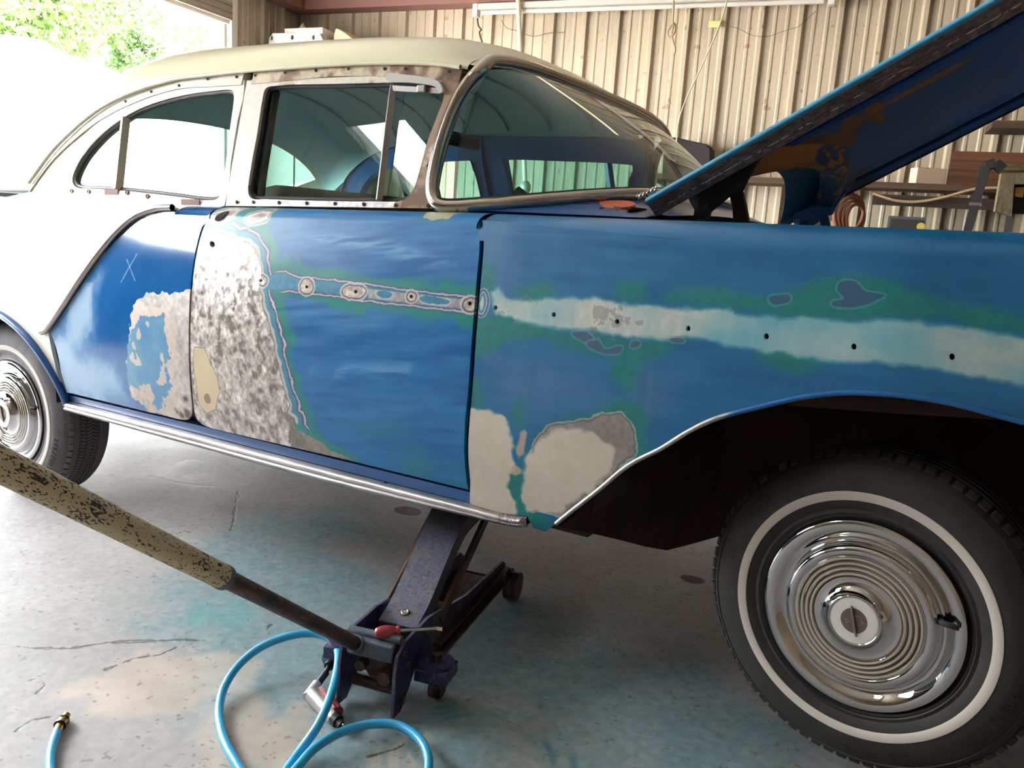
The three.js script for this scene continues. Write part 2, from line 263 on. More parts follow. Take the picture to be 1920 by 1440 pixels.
// ------------------------------------------------------------------ outdoors
const driveMat = texMat(paint(256, 256, 0, 6, 0, 6, (x, y, o) => { const g = 205 + (fbm(x * 4, y * 4, 4, 6) - 0.5) * 50; o[0] = g; o[1] = g * 0.98; o[2] = g * 0.95; o[3] = 0.9; }));
struct('driveway', grid((s, t) => GW(lerp(UL - 0.3, -26, s), -0.02, lerp(16, -22, t)), 4, 4), driveMat);
// pale bank rising beyond the drive; its crest was traced from where foliage meets the white
{
  const crest = [[-420, 40], [-150, 60], [0, 62], [90, 74], [133, 97], [253, 143], [330, 190], [480, 260]].map(([a, b]) => onU(a, b, -13));
  const c = new THREE.CatmullRomCurve3(crest);
  struct('embankment', grid((s, t) => { const p = c.getPoint(s), k = t; return V(p.x - wd.x * -4 * (1 - Math.min(1, k * 1.6)) * 1 - wd.x * 6 * Math.max(0, k - 0.63), lerp(-0.05, p.y, Math.min(1, k * 1.6)), p.z - wd.z * -4 * (1 - Math.min(1, k * 1.6))); }, 40, 12), driveMat);
}
const leafMats = [0x46601a, 0x37561a, 0x66761e].map((c) => mat(c, 0.7, 0, { transmission: 0.3, thickness: 0 })), barkMat = mat(0x5a4636, 0.9);
const leafGeo = (() => { const g = new THREE.BufferGeometry(); g.setAttribute('position', new THREE.Float32BufferAttribute([0, -0.5, 0, 0.26, 0, 0.06, 0, 0.5, 0, -0.26, 0, 0.06], 3)); g.setAttribute('uv', new THREE.Float32BufferAttribute([0, 0, 1, 0, 1, 1, 0, 1], 2)); g.setIndex([0, 1, 2, 0, 2, 3]); g.computeVertexNormals(); return g; })();
function tree(base, crownAt, r, n, label, k, leafSize) {
  const t = thing('tree', label, 'tree', base, 'trees beyond the drive');
  const c = crownAt.clone().sub(base), pts = [V(0, 0, 0), V(c.x * 0.2 + 0.1, c.y * 0.4, c.z * 0.2), V(c.x * 0.7, c.y * 0.8, c.z * 0.7), c];
  mesh('trunk', tube(pts, 0.11, 16, 8), barkMat, t);
  for (let b = 0; b < 5; b++) { const a = rnd() * 6.28; mesh('branch', tube([pts[2], c.clone().add(V(Math.cos(a) * r * 0.3, (rnd() - 0.4) * r * 0.5, Math.sin(a) * r * 0.3)), c.clone().add(V(Math.cos(a) * r * 0.75, (rnd() - 0.3) * r * 0.8, Math.sin(a) * r * 0.75))], 0.035, 8, 6), barkMat, t); }
  const im = new THREE.InstancedMesh(leafGeo, leafMats[k], n); im.name = 'foliage'; im.userData.kind = 'stuff'; im.castShadow = im.receiveShadow = true;
  const clumps = Array.from({ length: 22 }, () => { const d = V(rnd() - 0.5, rnd() - 0.5, rnd() - 0.5).normalize().multiplyScalar(r * (0.35 + 0.6 * rnd())); return [c.clone().add(V(d.x, d.y * 0.8, d.z)), r * (0.18 + 0.2 * rnd())]; });
  const m = new THREE.Matrix4(), qn = new THREE.Quaternion();
  for (let i = 0; i < n; i++) { const [p, s] = clumps[Math.floor(rnd() * clumps.length)], d = V(rnd() - 0.5, rnd() - 0.5, rnd() - 0.5).normalize().multiplyScalar(s * Math.cbrt(rnd())); qn.setFromEuler(new THREE.Euler(rnd() * 6.28, rnd() * 6.28, rnd() * 6.28)); const q = leafSize * (0.6 + 0.8 * rnd()); m.compose(p.clone().add(d), qn, V(q, q, q)); im.setMatrixAt(i, m); }
  t.add(im);
}
const treeAt = (px, py, u) => { const p = onU(px, py, u); return p; };
for (const [px, py, u, r, n, label, k] of [[140, 55, -17, 1.7, 5200, 'broad leafy tree with dense yellow-green crown above the pale bank', 0], [35, 5, -19, 1.9, 3600, 'tall airy tree whose thin branches hang over the pale bank', 2], [265, 105, -16, 0.75, 1700, 'low green bush-like tree just behind the cream car roof', 1], [335, 85, -20, 1.5, 1300, 'sparse bright yellow tree beside the door jamb', 2], [215, 20, -21, 1.5, 2200, 'darker green tree set back behind the broad crown', 1]]) {
  const c = treeAt(px, py, u); tree(V(c.x - 0.4, -0.05, c.z + 0.3), c, r, n, label, k, 0.16);
}

// added unseen cabinets along the left wall, blocking low daylight and mirrored dark in the doors
for (const [k, c, l] of [[0, 0x3a3f45, 'added unseen dark grey steel drawer cabinet against the left wall nearest the car'], [1, 0x4a2f2c, 'added unseen dark red steel drawer cabinet in the middle of the left wall row'], [2, 0x2f3a33, 'added unseen dark green steel drawer cabinet at the far end of the left wall row']]) {
  const t = thing('added_cabinet', l, 'cabinet'), v0 = 0.4 + k * 0.98; mesh('body', slab(UL + 0.12, UL + 0.65, 0.05, 1.62, v0, v0 + 0.92), mat(c, 0.5), t);
  for (let d = 0; d < 7; d++) { const dr = mesh('drawer', slab(UL + 0.65, UL + 0.668, 0.12 + d * 0.215, 0.29 + d * 0.215, v0 + 0.03, v0 + 0.89), mat(c, 0.45), t); mesh('handle', slab(UL + 0.668, UL + 0.69, 0.25 + d * 0.215, 0.265 + d * 0.215, v0 + 0.15, v0 + 0.77), mat(0x8d8d8d, 0.3, 0.8), dr); }
  for (const [a, b] of [[0.16, 0.05], [0.16, 0.8], [0.55, 0.05], [0.55, 0.8]]) mesh('foot', slab(UL + a, UL + a + 0.06, 0, 0.05, v0 + b, v0 + b + 0.06), darkSteel, t);
}

// ------------------------------------------------------------------ car paint: sanded two-tone blue with layers worn through, traced patch by patch
const off = (l, dx, dy, s) => l.map(([a, b]) => [dx + a / s, dy + b / s]);
const BLUE = [15, 99, 156], GREEN = [14, 122, 112], TEAL = [38, 128, 150], SLATE = [74, 84, 116], PALE = [188, 184, 186], STEEL = [176, 166, 160], TAN = [208, 190, 158], FILL = [206, 193, 178];
const FD = [-2.02, -0.86, 0.44, 1.26], FF = [-1.02, 0.98, 0.40, 1.27], RD = [-3.0, -1.86, 0.40, 1.26];
const ringTones = [[0.003, [120, 96, 84]], [0.013, [180, 176, 178]], [0.028, [52, 126, 148]], [0.035, SLATE], [0.040, PALE], [0.047, SLATE]];
function ringed(o, d, k = 1, green = 0.085, n = 0.5) {           // worn-through layers round a bared patch, d = distance from its edge
  if (d < 0 || d > green * 1.6) return;
  d /= k;
  for (const [e, c] of ringTones) if (d < e) { mix3(o, c, 1); return; }
  const t = sstep(green, 0.05, d + (n - 0.5) * 0.06); mix3(o, GREEN, t * 0.95);
}
const dMain = patch(Sl([[383, 437], [400, 443], [415, 440], [433, 443], [450, 452], [467, 457], [480, 473], [483, 480], [486, 497], [489, 513], [486, 540], [495, 580], [505, 613], [515, 647], [517, 673], [527, 700], [533, 733], [543, 757], [537, 775], [553, 785], [553, 800], [570, 820], [590, 850], [500, 840], [380, 810], [340, 700], [350, 500]]), 0.16);
const dTail = patch(Sl([[545, 795], [560, 808], [587, 820], [620, 843], [662, 862], [600, 860], [540, 830]]), 0.1);
const dStrip = patch(Sl([[486, 528], [505, 517], [535, 512], [560, 524], [600, 527], [660, 533], [720, 543], [800, 553], [870, 561], [893, 566], [893, 582], [860, 578], [800, 572], [720, 564], [660, 557], [600, 548], [540, 541], [500, 545]]), 0.12);
const dStripGrey = patch(Sl([[690, 541], [800, 554], [893, 564], [893, 584], [800, 572], [690, 560]]), 0.05);
const islands = [[720, 552, 15, 6], [815, 563, 28, 7], [640, 541, 18, 6]].map(([a, b, rx, ry]) => patch(Sl(circle(a, b, rx, ry, 14, 0.12)), 0.03));
const spots = [[575, 537, 11, 13], [663, 547, 22, 12], [771, 556, 8, 8], [884, 571, 16, 12], [492, 526, 8, 9]].map(([a, b, rx, ry]) => patch(Sl(circle(a, b, rx, ry, 16)), 0.05));
const topSpots = [patch(Sl(off([[210, 70], [260, 45], [320, 30], [370, 35], [350, 80], [300, 105], [240, 110], [200, 100]], 320, 380, 3)), 0.06), patch(Sl(off([[420, 95], [440, 65], [500, 45], [550, 55], [545, 85], [500, 115], [450, 120]], 320, 380, 3)), 0.06)];
const tanEdge = patch(Sl([[780, 392], [845, 396], [838, 410], [812, 414], [790, 408]]), 0.05);
const tanFill = patch(Sl(off([[133, 815], [190, 820], [222, 900], [262, 990], [275, 1060], [250, 1160], [205, 1185], [165, 1140], [142, 1000], [128, 880]], 320, 380, 3)), 0.05);
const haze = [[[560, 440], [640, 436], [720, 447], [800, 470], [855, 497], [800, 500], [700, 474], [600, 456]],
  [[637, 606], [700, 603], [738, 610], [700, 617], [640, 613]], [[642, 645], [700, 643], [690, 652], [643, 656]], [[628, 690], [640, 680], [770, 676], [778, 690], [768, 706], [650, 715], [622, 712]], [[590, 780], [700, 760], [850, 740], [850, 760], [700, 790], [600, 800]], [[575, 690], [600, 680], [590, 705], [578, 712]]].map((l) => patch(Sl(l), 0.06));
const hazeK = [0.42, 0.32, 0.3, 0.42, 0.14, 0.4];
const greenLow = [[[745, 855], [790, 850], [815, 870], [800, 890], [760, 885]], [[845, 880], [872, 872], [874, 905], [850, 905]], [[640, 800], [720, 785], [760, 800], [700, 815]]].map((l) => patch(Sl(l), 0.08));
const greenTop = patch(Sl([[425, 392], [470, 398], [480, 430], [440, 435], [405, 425]]), 0.1);
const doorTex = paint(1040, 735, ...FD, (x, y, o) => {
  const n = fbm(x * 14, y * 14, 4, 1), f = fbm(x * 90, y * 90, 3, 7), st = fbm(x * 8 + y * 3, y * 70 - x * 10, 3, 17), wob = (fbm(x * 40, y * 40, 3, 27) - 0.5) * 0.016;
  o[0] = BLUE[0] + (st - 0.5) * 30; o[1] = BLUE[1] + (st - 0.5) * 34 + (n - 0.5) * 16; o[2] = BLUE[2] + (st - 0.5) * 30 + (n - 0.5) * 14; o[3] = 0.36 + (st - 0.5) * 0.2;
  mix3(o, GREEN, 0.5 * sstep(0.04, -0.03, greenTop(x, y) + (n - 0.5) * 0.1));
  for (const g of greenLow) mix3(o, GREEN, 0.45 * sstep(0.02, -0.02, g(x, y) + (st - .5) * 0.08));
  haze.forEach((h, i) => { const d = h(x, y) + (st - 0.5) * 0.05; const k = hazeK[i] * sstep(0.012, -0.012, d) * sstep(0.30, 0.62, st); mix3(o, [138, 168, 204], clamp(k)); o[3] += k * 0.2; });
  const ds = dStrip(x, y) + wob * 0.5, dm = dMain(x, y) + wob, dt = dTail(x, y) + wob;
  if (ds < 0.07 && ds > 0) { if (ds < 0.004) mix3(o, SLATE, 1); else if (ds < 0.008) mix3(o, PALE, 0.9); else if (ds < 0.012) mix3(o, SLATE, 1); else mix3(o, GREEN, 0.92 * sstep(0.045, 0.02, ds + (n - 0.5) * 0.06)); }
  ringed(o, Math.min(dm, ds < 0.012 && x > -1.66 ? 9 : dm), 1, 0.085, n);
  if (dt > 0 && dt < 0.02) mix3(o, GREEN, 0.8);
  if (ds < 0 && dm > 0) { o[0] = TEAL[0] + (f - .5) * 40; o[1] = TEAL[1] - 10 + (f - .5) * 40; o[2] = TEAL[2] + (f - .5) * 30; const dg = dStripGrey(x, y); let isl = 9; for (const q of islands) isl = Math.min(isl, q(x, y)); if (dg < 0 && isl + wob * .5 > 0) { mix3(o, [150 + (f - .5) * 70, 144 + (f - .5) * 70, 146 + (f - .5) * 70], 0.95); if (isl < 0.006) mix3(o, PALE, .7); } }
  for (const q of spots) { const d = q(x, y) + wob * 0.5; if (d < 0) { mix3(o, [180 + (f - .5) * 120, 168 + (f - .5) * 120, 158 + (f - .5) * 120], 1); o[4] = 0.5; } else if (d < 0.004) mix3(o, [100, 84, 90], 1); else if (d < 0.009) mix3(o, PALE, 0.9); }
  for (const q of topSpots) { const d = q(x, y) + wob * 0.7; if (d < 0) mix3(o, d < -0.008 ? [158 + (f - .5) * 50, 142 + (f - .5) * 50, 138 + (f - .5) * 50] : [204, 198, 192], 1); else if (d < 0.004) mix3(o, [130, 122, 126], 1); else if (d < 0.009) mix3(o, PALE, 0.8); else mix3(o, GREEN, 0.8 * sstep(0.03, 0.012, d + (n - .5) * .03)); }
  { const d = tanEdge(x, y) + wob; if (d < 0) mix3(o, [188 + (f - .5) * 40, 172, 140], 0.9); else mix3(o, GREEN, 0.5 * sstep(0.012, 0.002, d)); }
  if (dm < 0 && x < -1.3) {
    const m1 = fbm(x * 50, y * 46, 4, 51), m2 = fbm(x * 120, y * 90, 3, 57), m3 = fbm(x * 9, y * 7, 3, 61), g = 186 + (m1 - 0.5) * 150 + (m2 - 0.5) * 110 + (m3 - 0.5) * 50;
    o[0] = g; o[1] = g * 0.955; o[2] = g * 0.925; if (m1 < 0.36) mix3(o, [118, 104, 92], 0.6); o[3] = 0.38 + (m2 - 0.5) * 0.3; o[4] = 0.55;
  }
  if (dt < 0) { const g = 132 + (f - .5) * 40; o[0] = g; o[1] = g * 0.94; o[2] = g * 0.9; o[3] = 0.6; }
  { const d = tanFill(x, y) + wob * 0.4; if (d < 0) { o[0] = 206 + (n - .5) * 22; o[1] = 186 + (n - .5) * 24; o[2] = 152 + (n - .5) * 26; o[3] = 0.75; o[4] = 0; const b = Math.hypot(x - S(389, 749)[0], y - S(389, 749)[1]); if (b < 0.016 + wob) mix3(o, [110, 96, 86], 0.7); } else if (d < 0.003) mix3(o, [130, 120, 104], 0.8); }
});
// front fender
const band = patch([...Sl([[920, 548], [935, 540], [950, 558], [1010, 562], [1100, 556], [1160, 565], [1250, 575], [1340, 578], [1420, 592], [1540, 596], [1640, 600], [1750, 606], [1850, 618], [1980, 640], [2100, 660]]), [0.88, 1.0], [0.88, 0.92], ...Sl([[2100, 760], [1980, 735], [1850, 712], [1760, 696], [1700, 690], [1640, 680], [1560, 678], [1480, 666], [1420, 660], [1380, 650], [1300, 633], [1240, 640], [1180, 632], [1100, 622], [1040, 618], [1000, 609], [930, 588]])], 0.1);
const fGreens = [[[903, 500], [925, 505], [925, 545], [905, 545]], [[975, 545], [1000, 528], [1030, 518], [1045, 550], [1000, 558]], [[1150, 545], [1160, 520], [1210, 525], [1220, 560], [1170, 565]], [[1240, 560], [1290, 530], [1400, 545], [1500, 545], [1580, 520], [1680, 530], [1760, 560], [1880, 590], [2000, 610], [2000, 640], [1860, 612], [1740, 600], [1600, 595], [1420, 588], [1300, 575]],
  [[890, 600], [920, 590], [1000, 612], [1100, 625], [1180, 640], [1290, 635], [1240, 660], [1150, 680], [1090, 660], [1000, 635], [940, 640], [895, 660]], [[1130, 665], [1180, 690], [1175, 720], [1150, 705]], [[885, 720], [912, 740], [905, 765], [882, 768]], [[958, 750], [985, 745], [980, 800], [962, 800]], [[985, 830], [1030, 795], [1110, 780], [1140, 765], [1180, 770], [1210, 830], [1205, 850], [1150, 880], [980, 870]], [[1130, 770], [1160, 755], [1190, 770], [1210, 800], [1180, 790]], [[1430, 662], [1500, 668], [1600, 680], [1480, 690]], [[940, 900], [985, 870], [990, 950], [1030, 985], [960, 985]]].map((l) => patch(Sl(l), 0.12));
const fillA = patch(smooth(Sl([[880, 770], [895, 766], [920, 768], [948, 786], [960, 810], [957, 845], [962, 880], [955, 915], [968, 950], [965, 975], [900, 955], [880, 940]]), 3), 0.06);
const fillB = patch(Sl([[975, 930], [978, 885], [988, 855], [1005, 832], [1040, 806], [1075, 800], [1100, 808], [1130, 820], [1155, 840], [1152, 870], [1125, 905], [1090, 935], [1050, 962], [1020, 965], [990, 955]]), 0.06);
const primerB = patch(Sl([[1000, 830], [1025, 800], [1060, 790], [1105, 786], [1130, 772], [1165, 772], [1182, 795], [1195, 832], [1196, 848], [1170, 872], [1130, 908], [1060, 965], [1000, 960], [985, 890]]), 0.06);
const tanF = patch(Sl([[968, 850], [975, 810], [985, 803], [990, 812], [983, 850], [973, 858]]), 0.05), tanF2 = patch(Sl(circle(968, 884, 9, 9, 12)), 0.05);
const slates = [[[1072, 625], [1100, 622], [1112, 635], [1108, 642], [1085, 636]], [[1100, 645], [1120, 638], [1135, 655], [1165, 650], [1163, 660], [1130, 662]], [[1183, 650], [1190, 640], [1200, 642], [1195, 650]], [[1255, 636], [1280, 634], [1283, 641], [1262, 641]], [[1575, 530], [1600, 527], [1622, 545], [1660, 553], [1635, 566], [1600, 577], [1562, 573], [1560, 566], [1583, 560], [1570, 543]], [[1442, 557], [1480, 554], [1480, 566], [1448, 569]]].map((l) => patch(smooth(Sl(l), 4), 0.04));
const eyeRing = patch(Sl(circle(904, 567, 9, 22, 16, 0.1)), 0.06);
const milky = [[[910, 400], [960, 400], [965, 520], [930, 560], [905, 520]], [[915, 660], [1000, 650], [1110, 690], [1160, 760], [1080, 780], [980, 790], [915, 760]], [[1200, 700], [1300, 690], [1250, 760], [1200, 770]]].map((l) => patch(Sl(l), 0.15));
const fenderTex = paint(1500, 652, ...FF, (x, y, o) => {
  const n = fbm(x * 12, y * 12, 4, 101), f = fbm(x * 90, y * 90, 3, 107), st = fbm(x * 10, y * 50, 3, 117), vs = fbm(x * 60, y * 8, 3, 119), wob = (fbm(x * 34, y * 34, 3, 127) - 0.5) * 0.02;
  o[0] = 14 + (st - .5) * 18 + (n - .5) * 10; o[1] = 95 + (st - .5) * 24 + (n - .5) * 14; o[2] = 143 + (st - .5) * 24 + (n - .5) * 16; o[3] = 0.42 + (st - .5) * 0.15;
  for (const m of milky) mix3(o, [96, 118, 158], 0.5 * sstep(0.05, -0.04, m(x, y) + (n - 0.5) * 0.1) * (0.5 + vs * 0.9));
  let dg = 9; for (const g of fGreens) dg = Math.min(dg, g(x, y)); mix3(o, [12 + (f - .5) * 20, 116 + (f - .5) * 20, 108 + (f - .5) * 20], 0.85 * sstep(0.018, -0.012, dg + (n - 0.5) * 0.05));
  const db = band(x, y) + wob * 0.8;
  if (db < 0.01) { const k = sstep(0.006, -0.01, db), c = clamp(fbm(x * 7, y * 11, 3, 133) * 1.7 - 0.45 + sstep(-0.7, 0.2, x) * 0.35); const w = [208 + (f - .5) * 24, 202 + (f - .5) * 24, 190 + (f - .5) * 24]; mix3(w, [112, 172, 186], c * 0.95); mix3(o, w, k * (0.88 + vs * 0.12)); o[3] = lerp(o[3], 0.7, k); if (st + (f - .5) * 0.8 > 0.70 && ((x > -0.86 && x < -0.76) || (x > -0.62 && x < -0.5)) && y > 0.945) mix3(o, [120, 118, 120], 0.5); }
  for (let i = 0; i < slates.length; i++) { const d = slates[i](x, y) + wob * 0.3, c = i > 3 ? [52, 84, 120] : [74, 86, 120]; if (d < 0) mix3(o, c, 0.9); else if (d < 0.0045) mix3(o, [110, 150, 160], 0.5); }
  { const d = eyeRing(x, y) + wob * .4; if (d < -0.008) mix3(o, [190 + (f - .5) * 60, 184 + (f - .5) * 60, 180], 1); else if (d < -0.003) mix3(o, TEAL, 1); else if (d < 0) mix3(o, PALE, 0.9); else if (d < 0.004) mix3(o, SLATE, 1); else if (d < 0.008) mix3(o, PALE, 0.6); }
  { const d = primerB(x, y) + wob; if (d < 0) { const g = 140 + (f - .5) * 34 + (n - .5) * 30; o[0] = g; o[1] = g * 0.95; o[2] = g * 0.92; o[3] = 0.6; if (d > -0.005) mix3(o, [108, 92, 88], 0.7); } else if (d < 0.004) mix3(o, PALE, 0.7); }
  for (const q of [fillA, fillB]) { const d = q(x, y) + wob * 1.3; const k = sstep(0.006, -0.008, d); if (k > 0) { const g = (n - .5) * 26 + (f - .5) * 10; mix3(o, [FILL[0] + g, FILL[1] + g, FILL[2] + g], k); o[3] = lerp(o[3], 0.75, k); } }
  for (const q of [tanF, tanF2]) { const k = sstep(0.004, -0.004, q(x, y) + wob * .6); mix3(o, [196, 164, 140], k * 0.85); }
});
// rear door
const rPatch = patch(Sl([[258, 560], [280, 549], [320, 552], [356, 545], [372, 545], [372, 620], [372, 700], [375, 795], [330, 785], [280, 772], [248, 745], [238, 700], [240, 640], [246, 590]]), 0.08);
const rTeal = patch(Sl([[250, 605], [262, 590], [280, 600], [290, 588], [305, 592], [314, 620], [318, 660], [312, 700], [322, 735], [310, 762], [295, 768], [280, 720], [262, 735], [243, 720], [236, 690], [240, 640]]), 0.08);
const glareDust = patch(Sl([[85, 625], [130, 600], [160, 520], [185, 520], [178, 600], [150, 660], [180, 680], [215, 680], [235, 740], [170, 752], [120, 740]]), 0.2);  // whitish patch: daylight glare painted into the colour, mixed with sanding dust
const rustHoles = [[348, 748, 0.008], [340, 778, 0.007], [352, 776, 0.011], [332, 772, 0.005]].map(([a, b, r]) => [...S(a, b), r]);
const xMark = [[[238, 487], [253, 526]], [[257, 476], [227, 529]]].map((l) => stroke(Sl(l), 0.03));
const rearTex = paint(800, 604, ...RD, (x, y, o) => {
  const n = fbm(x * 14, y * 14, 4, 201), f = fbm(x * 80, y * 80, 3, 207), st = fbm(x * 60, y * 10, 3, 217), wob = (fbm(x * 40, y * 40, 3, 227) - 0.5) * 0.03;
  o[0] = 12 + (n - .5) * 16; o[1] = 92 + (n - .5) * 18; o[2] = 158 + (n - .5) * 16; o[3] = 0.14 + (n - .5) * 0.06;
  const k = clamp(0.6 * sstep(0.05, -0.05, glareDust(x, y) + (fbm(x * 9, y * 6, 4, 233) - 0.5) * 0.16)); mix3(o, [206, 212, 220], k); o[3] = lerp(o[3], 0.55, k);
  const d = rPatch(x, y) + wob; if (d < 0) { const g = 178 + (f - .5) * 70 + (n - .5) * 40; o[0] = g; o[1] = g * 0.95; o[2] = g * 0.92; o[3] = 0.5; o[4] = 0.3;
    const t = rTeal(x, y) + wob * 2.2; if (t < 0) { o[4] = 0; o[3] = 0.4; const c = fbm(x * 22, y * 22, 3, 241), sp = fbm(x * 30, y * 22, 3, 251); o[0] = 34 + c * 50; o[1] = 128 + (c - .5) * 40; o[2] = 172 + (f - .5) * 30; if (sp > 0.63) mix3(o, [206, 190, 176], 0.9); } else if (t < 0.03) mix3(o, [206, 184, 168], 0.55); }
  for (const [a, b, r] of rustHoles) { const q = Math.hypot(x - a, y - b) + wob * 0.6; if (q < r) { mix3(o, [44, 32, 26], 0.9); o[4] = 0; } else if (q < r + 0.008) mix3(o, [140, 108, 84], 0.6); }
  for (const s of xMark) { const q = s(x, y); if (q < 0.004) mix3(o, [170, 190, 206], 0.75 * sstep(0.004, 0.001, q + (f - .5) * 0.003)); }
});
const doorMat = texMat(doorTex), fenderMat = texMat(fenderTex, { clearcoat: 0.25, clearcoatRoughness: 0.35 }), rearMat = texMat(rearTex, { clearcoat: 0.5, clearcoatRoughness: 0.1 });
const blueGloss = mat(0x12508e, 0.32, 0, { clearcoat: 0.4, clearcoatRoughness: 0.2 }), blueIn = mat(0x12508e, 0.5), creamPaint = mat(0xd6cfb0, 0.28, 0, { clearcoat: 0.6, clearcoatRoughness: 0.12 }), whitePaint = mat(0xe4e0d6, 0.4, 0, { clearcoat: 0.3, clearcoatRoughness: 0.2 });
const chrome = mat(0xc9c4c2, 0.14, 1), dullChrome = mat(0xa79d9a, 0.3, 1), blackIn = mat(0x121012, 0.8), rubber = mat(0x19181a, 0.75), wellMat = texMat(paint(256, 256, 0, 1, 0, 1, (x, y, o) => { const n = fbm(x * 9, y * 9, 4, 3), m = fbm(x * 30, y * 4, 3, 6); o[0] = 46 + (n - .5) * 40 + (m - .5) * 26; o[1] = 28 + (n - .5) * 22 + (m - .5) * 12; o[2] = 22 + (n - .5) * 14; o[3] = 0.9; }));
const rustTex = paint(512, 512, 0, 1, 0, 1, (x, y, o) => { const n = fbm(x * 16, y * 16, 4, 71), f = fbm(x * 70, y * 70, 3, 73); const g = 186 + (f - .5) * 60; o[0] = g; o[1] = g * 0.9; o[2] = g * 0.76; mix3(o, [116, 82, 56], sstep(0.5, 0.68, n)); mix3(o, [70, 46, 32], sstep(0.66, 0.76, n) * 0.7); o[3] = 0.65; });
const rustMat = texMat(rustTex), bareTex = paint(512, 512, 0, 0.5, 0, 0.5, (x, y, o) => { const n = fbm(x * 40, y * 40, 4, 81), f = fbm(x * 150, y * 150, 2, 83); const g = 178 + (n - .5) * 110 + (f - .5) * 60; o[0] = g; o[1] = g * 0.96; o[2] = g * 0.94; if (n > 0.66) mix3(o, [120, 84, 66], 0.5); o[3] = 0.45; o[4] = 0.45; }), bareMat = texMat(bareTex);
const bareFrame = mat(0xcfc8ba, 0.4);
const glassMat = mat(0xbfdfda, 0.0, 0, { transmission: 1, thickness: 0, ior: 1.5 }), shieldMat = mat(0x9cc6bc, 0.0, 0, { transmission: 1, thickness: 0, ior: 1.5 });

const ytop = (x) => interp([[-4.6, 1.10], [-3.2, 1.17], [-2.3, 1.175], [-1.92, 1.187], [-1.0, 1.214], [0.2, 1.238], [1.0, 1.20]], x);
const car = thing('car', 'blue and cream vintage sedan stripped for repainting, hood raised, bare metal patches on its doors', 'car');
const DA = 0.035, DB = 0.075;        // door shoulder roll
const FAa = 0.06, FAb = 0.10;        // fender crown

// gap lines in metres, traced from the photograph
const gapB = smooth(Sl([[395, 398], [380, 427], [367, 477], [358, 550], [356, 600], [357, 700], [362, 765]]), 5, false);     // between the doors
const gapA = smooth(Sl([[899, 412], [902, 453], [893, 563], [886, 653], [880, 737], [875, 787], [873, 853], [877, 900]]), 5, false);   // door / fender
const xTopB = gapB[0][0], xTopA = gapA[0][0];
// --- front door
{
  const top = []; for (let k = 0; k <= 14; k++) { const x = lerp(xTopA, xTopB, k / 14); top.push([x, ytop(x) - DA]); }
  const bot = smooth(Sl([[362, 765], [367, 785], [380, 798], [400, 806]]), 5, false).concat(Sl([[640, 862], [879, 921]]));
  const outline = inset([...top, ...gapB, ...bot, ...gapA.slice().reverse()].filter((p, i, a) => !i || Math.hypot(p[0] - a[i - 1][0], p[1] - a[i - 1][1]) > 0.004), 0.004);
  const holes = [[415, 405, 11, 7, 0.6], [398, 458, 5, 6.5, -0.4], [575, 538, 3, 3, 0], [667, 547, 3.4, 3.4, 0], [771, 556, 3.4, 3.6, 0], [881, 569, 3.8, 4, 0], [489, 526, 3, 3, 0], [483, 399, 2.2, 2.2, 0]].map(([a, b, rx, ry, t]) => Sl(circle(a, b, rx, ry, 12, t)).reverse());
  const inside = holes.filter((h) => h.every((p) => p[1] < ytop(p[0]) - DA - 0.003));
  const body = sheet(outline, zs, { holes: inside, uvBox: FD, step: 0.045 });
  const cr_ = crown(xTopB + 0.004, xTopA - 0.004, ytop, DA, DB, FD, 30, 0.07);
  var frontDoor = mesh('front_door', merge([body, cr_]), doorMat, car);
  const zcr = (x, y) => { const y1 = ytop(x) - DA, w = clamp((y - y1) / DA); return y < y1 ? zs(x, y) : zs(x, y1) - DB * (1 - Math.sqrt(1 - w * w)); };
  mesh('lock_hole', sheet((() => { const c = onF(415, 405, zcr); return circle(c.x, c.y, 0.024, 0.010, 18, 0.55); })(), (x, y) => zcr(x, y) + 0.004, { depth: 0.003, step: 0.01 }), mat(0x0d0c0c, 0.95), frontDoor);
  frontDoor.userData.label = 'sanded blue front door with a large bare metal patch along its rear edge';
}
// --- rear door (dog-leg rear edge) and quarter panel
const rearEdge = smooth(Sl([[330, 392], [300, 394], [262, 408], [232, 432], [200, 468], [165, 515], [135, 560], [110, 598], [92, 622]]), 4, false);
const archR = smooth(Sl([[92, 622], [100, 640], [108, 668], [114, 700], [124, 735]]), 4, false);
{
  const top = []; for (let k = 0; k <= 6; k++) { const x = lerp(xTopB, rearEdge[0][0], k / 6); top.push([x, ytop(x) - DA]); }
  const bot = [...Sl([[124, 737], [240, 765], [340, 789]]), ...smooth(Sl([[340, 789], [352, 789], [360, 782], [362, 765]]), 4, false)];
  const outline = inset([...top, ...rearEdge, ...archR, ...bot, ...gapB.slice().reverse()].filter((p, i, a) => !i || Math.hypot(p[0] - a[i - 1][0], p[1] - a[i - 1][1]) > 0.004), 0.004);
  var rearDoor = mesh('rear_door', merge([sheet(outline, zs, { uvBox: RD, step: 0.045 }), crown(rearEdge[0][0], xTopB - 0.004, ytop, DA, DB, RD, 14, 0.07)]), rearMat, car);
  rearDoor.userData.label = 'glossy blue rear door with a chalk cross and a mottled teal patch';
  const strip = rearEdge.map(([x, y]) => V(x - 0.012, y + 0.004, zs(x, y) + 0.004));
  mesh('edge_trim', tube([...strip, V(strip[strip.length - 1].x - 0.03, strip[strip.length - 1].y - 0.01, strip[strip.length - 1].z)], 0.011, 80, 8), dullChrome, rearDoor);
}
const RW = V(-3.10, 0.345, 0), RA = 0.415;
const archRear = []; for (let k = 0; k <= 26; k++) { const a = lerp(-0.02, Math.PI + 0.02, k / 26); archRear.push([RW.x + RA * Math.cos(a) * 1.02, 0.46 + 0.30 * Math.sin(a)]); }
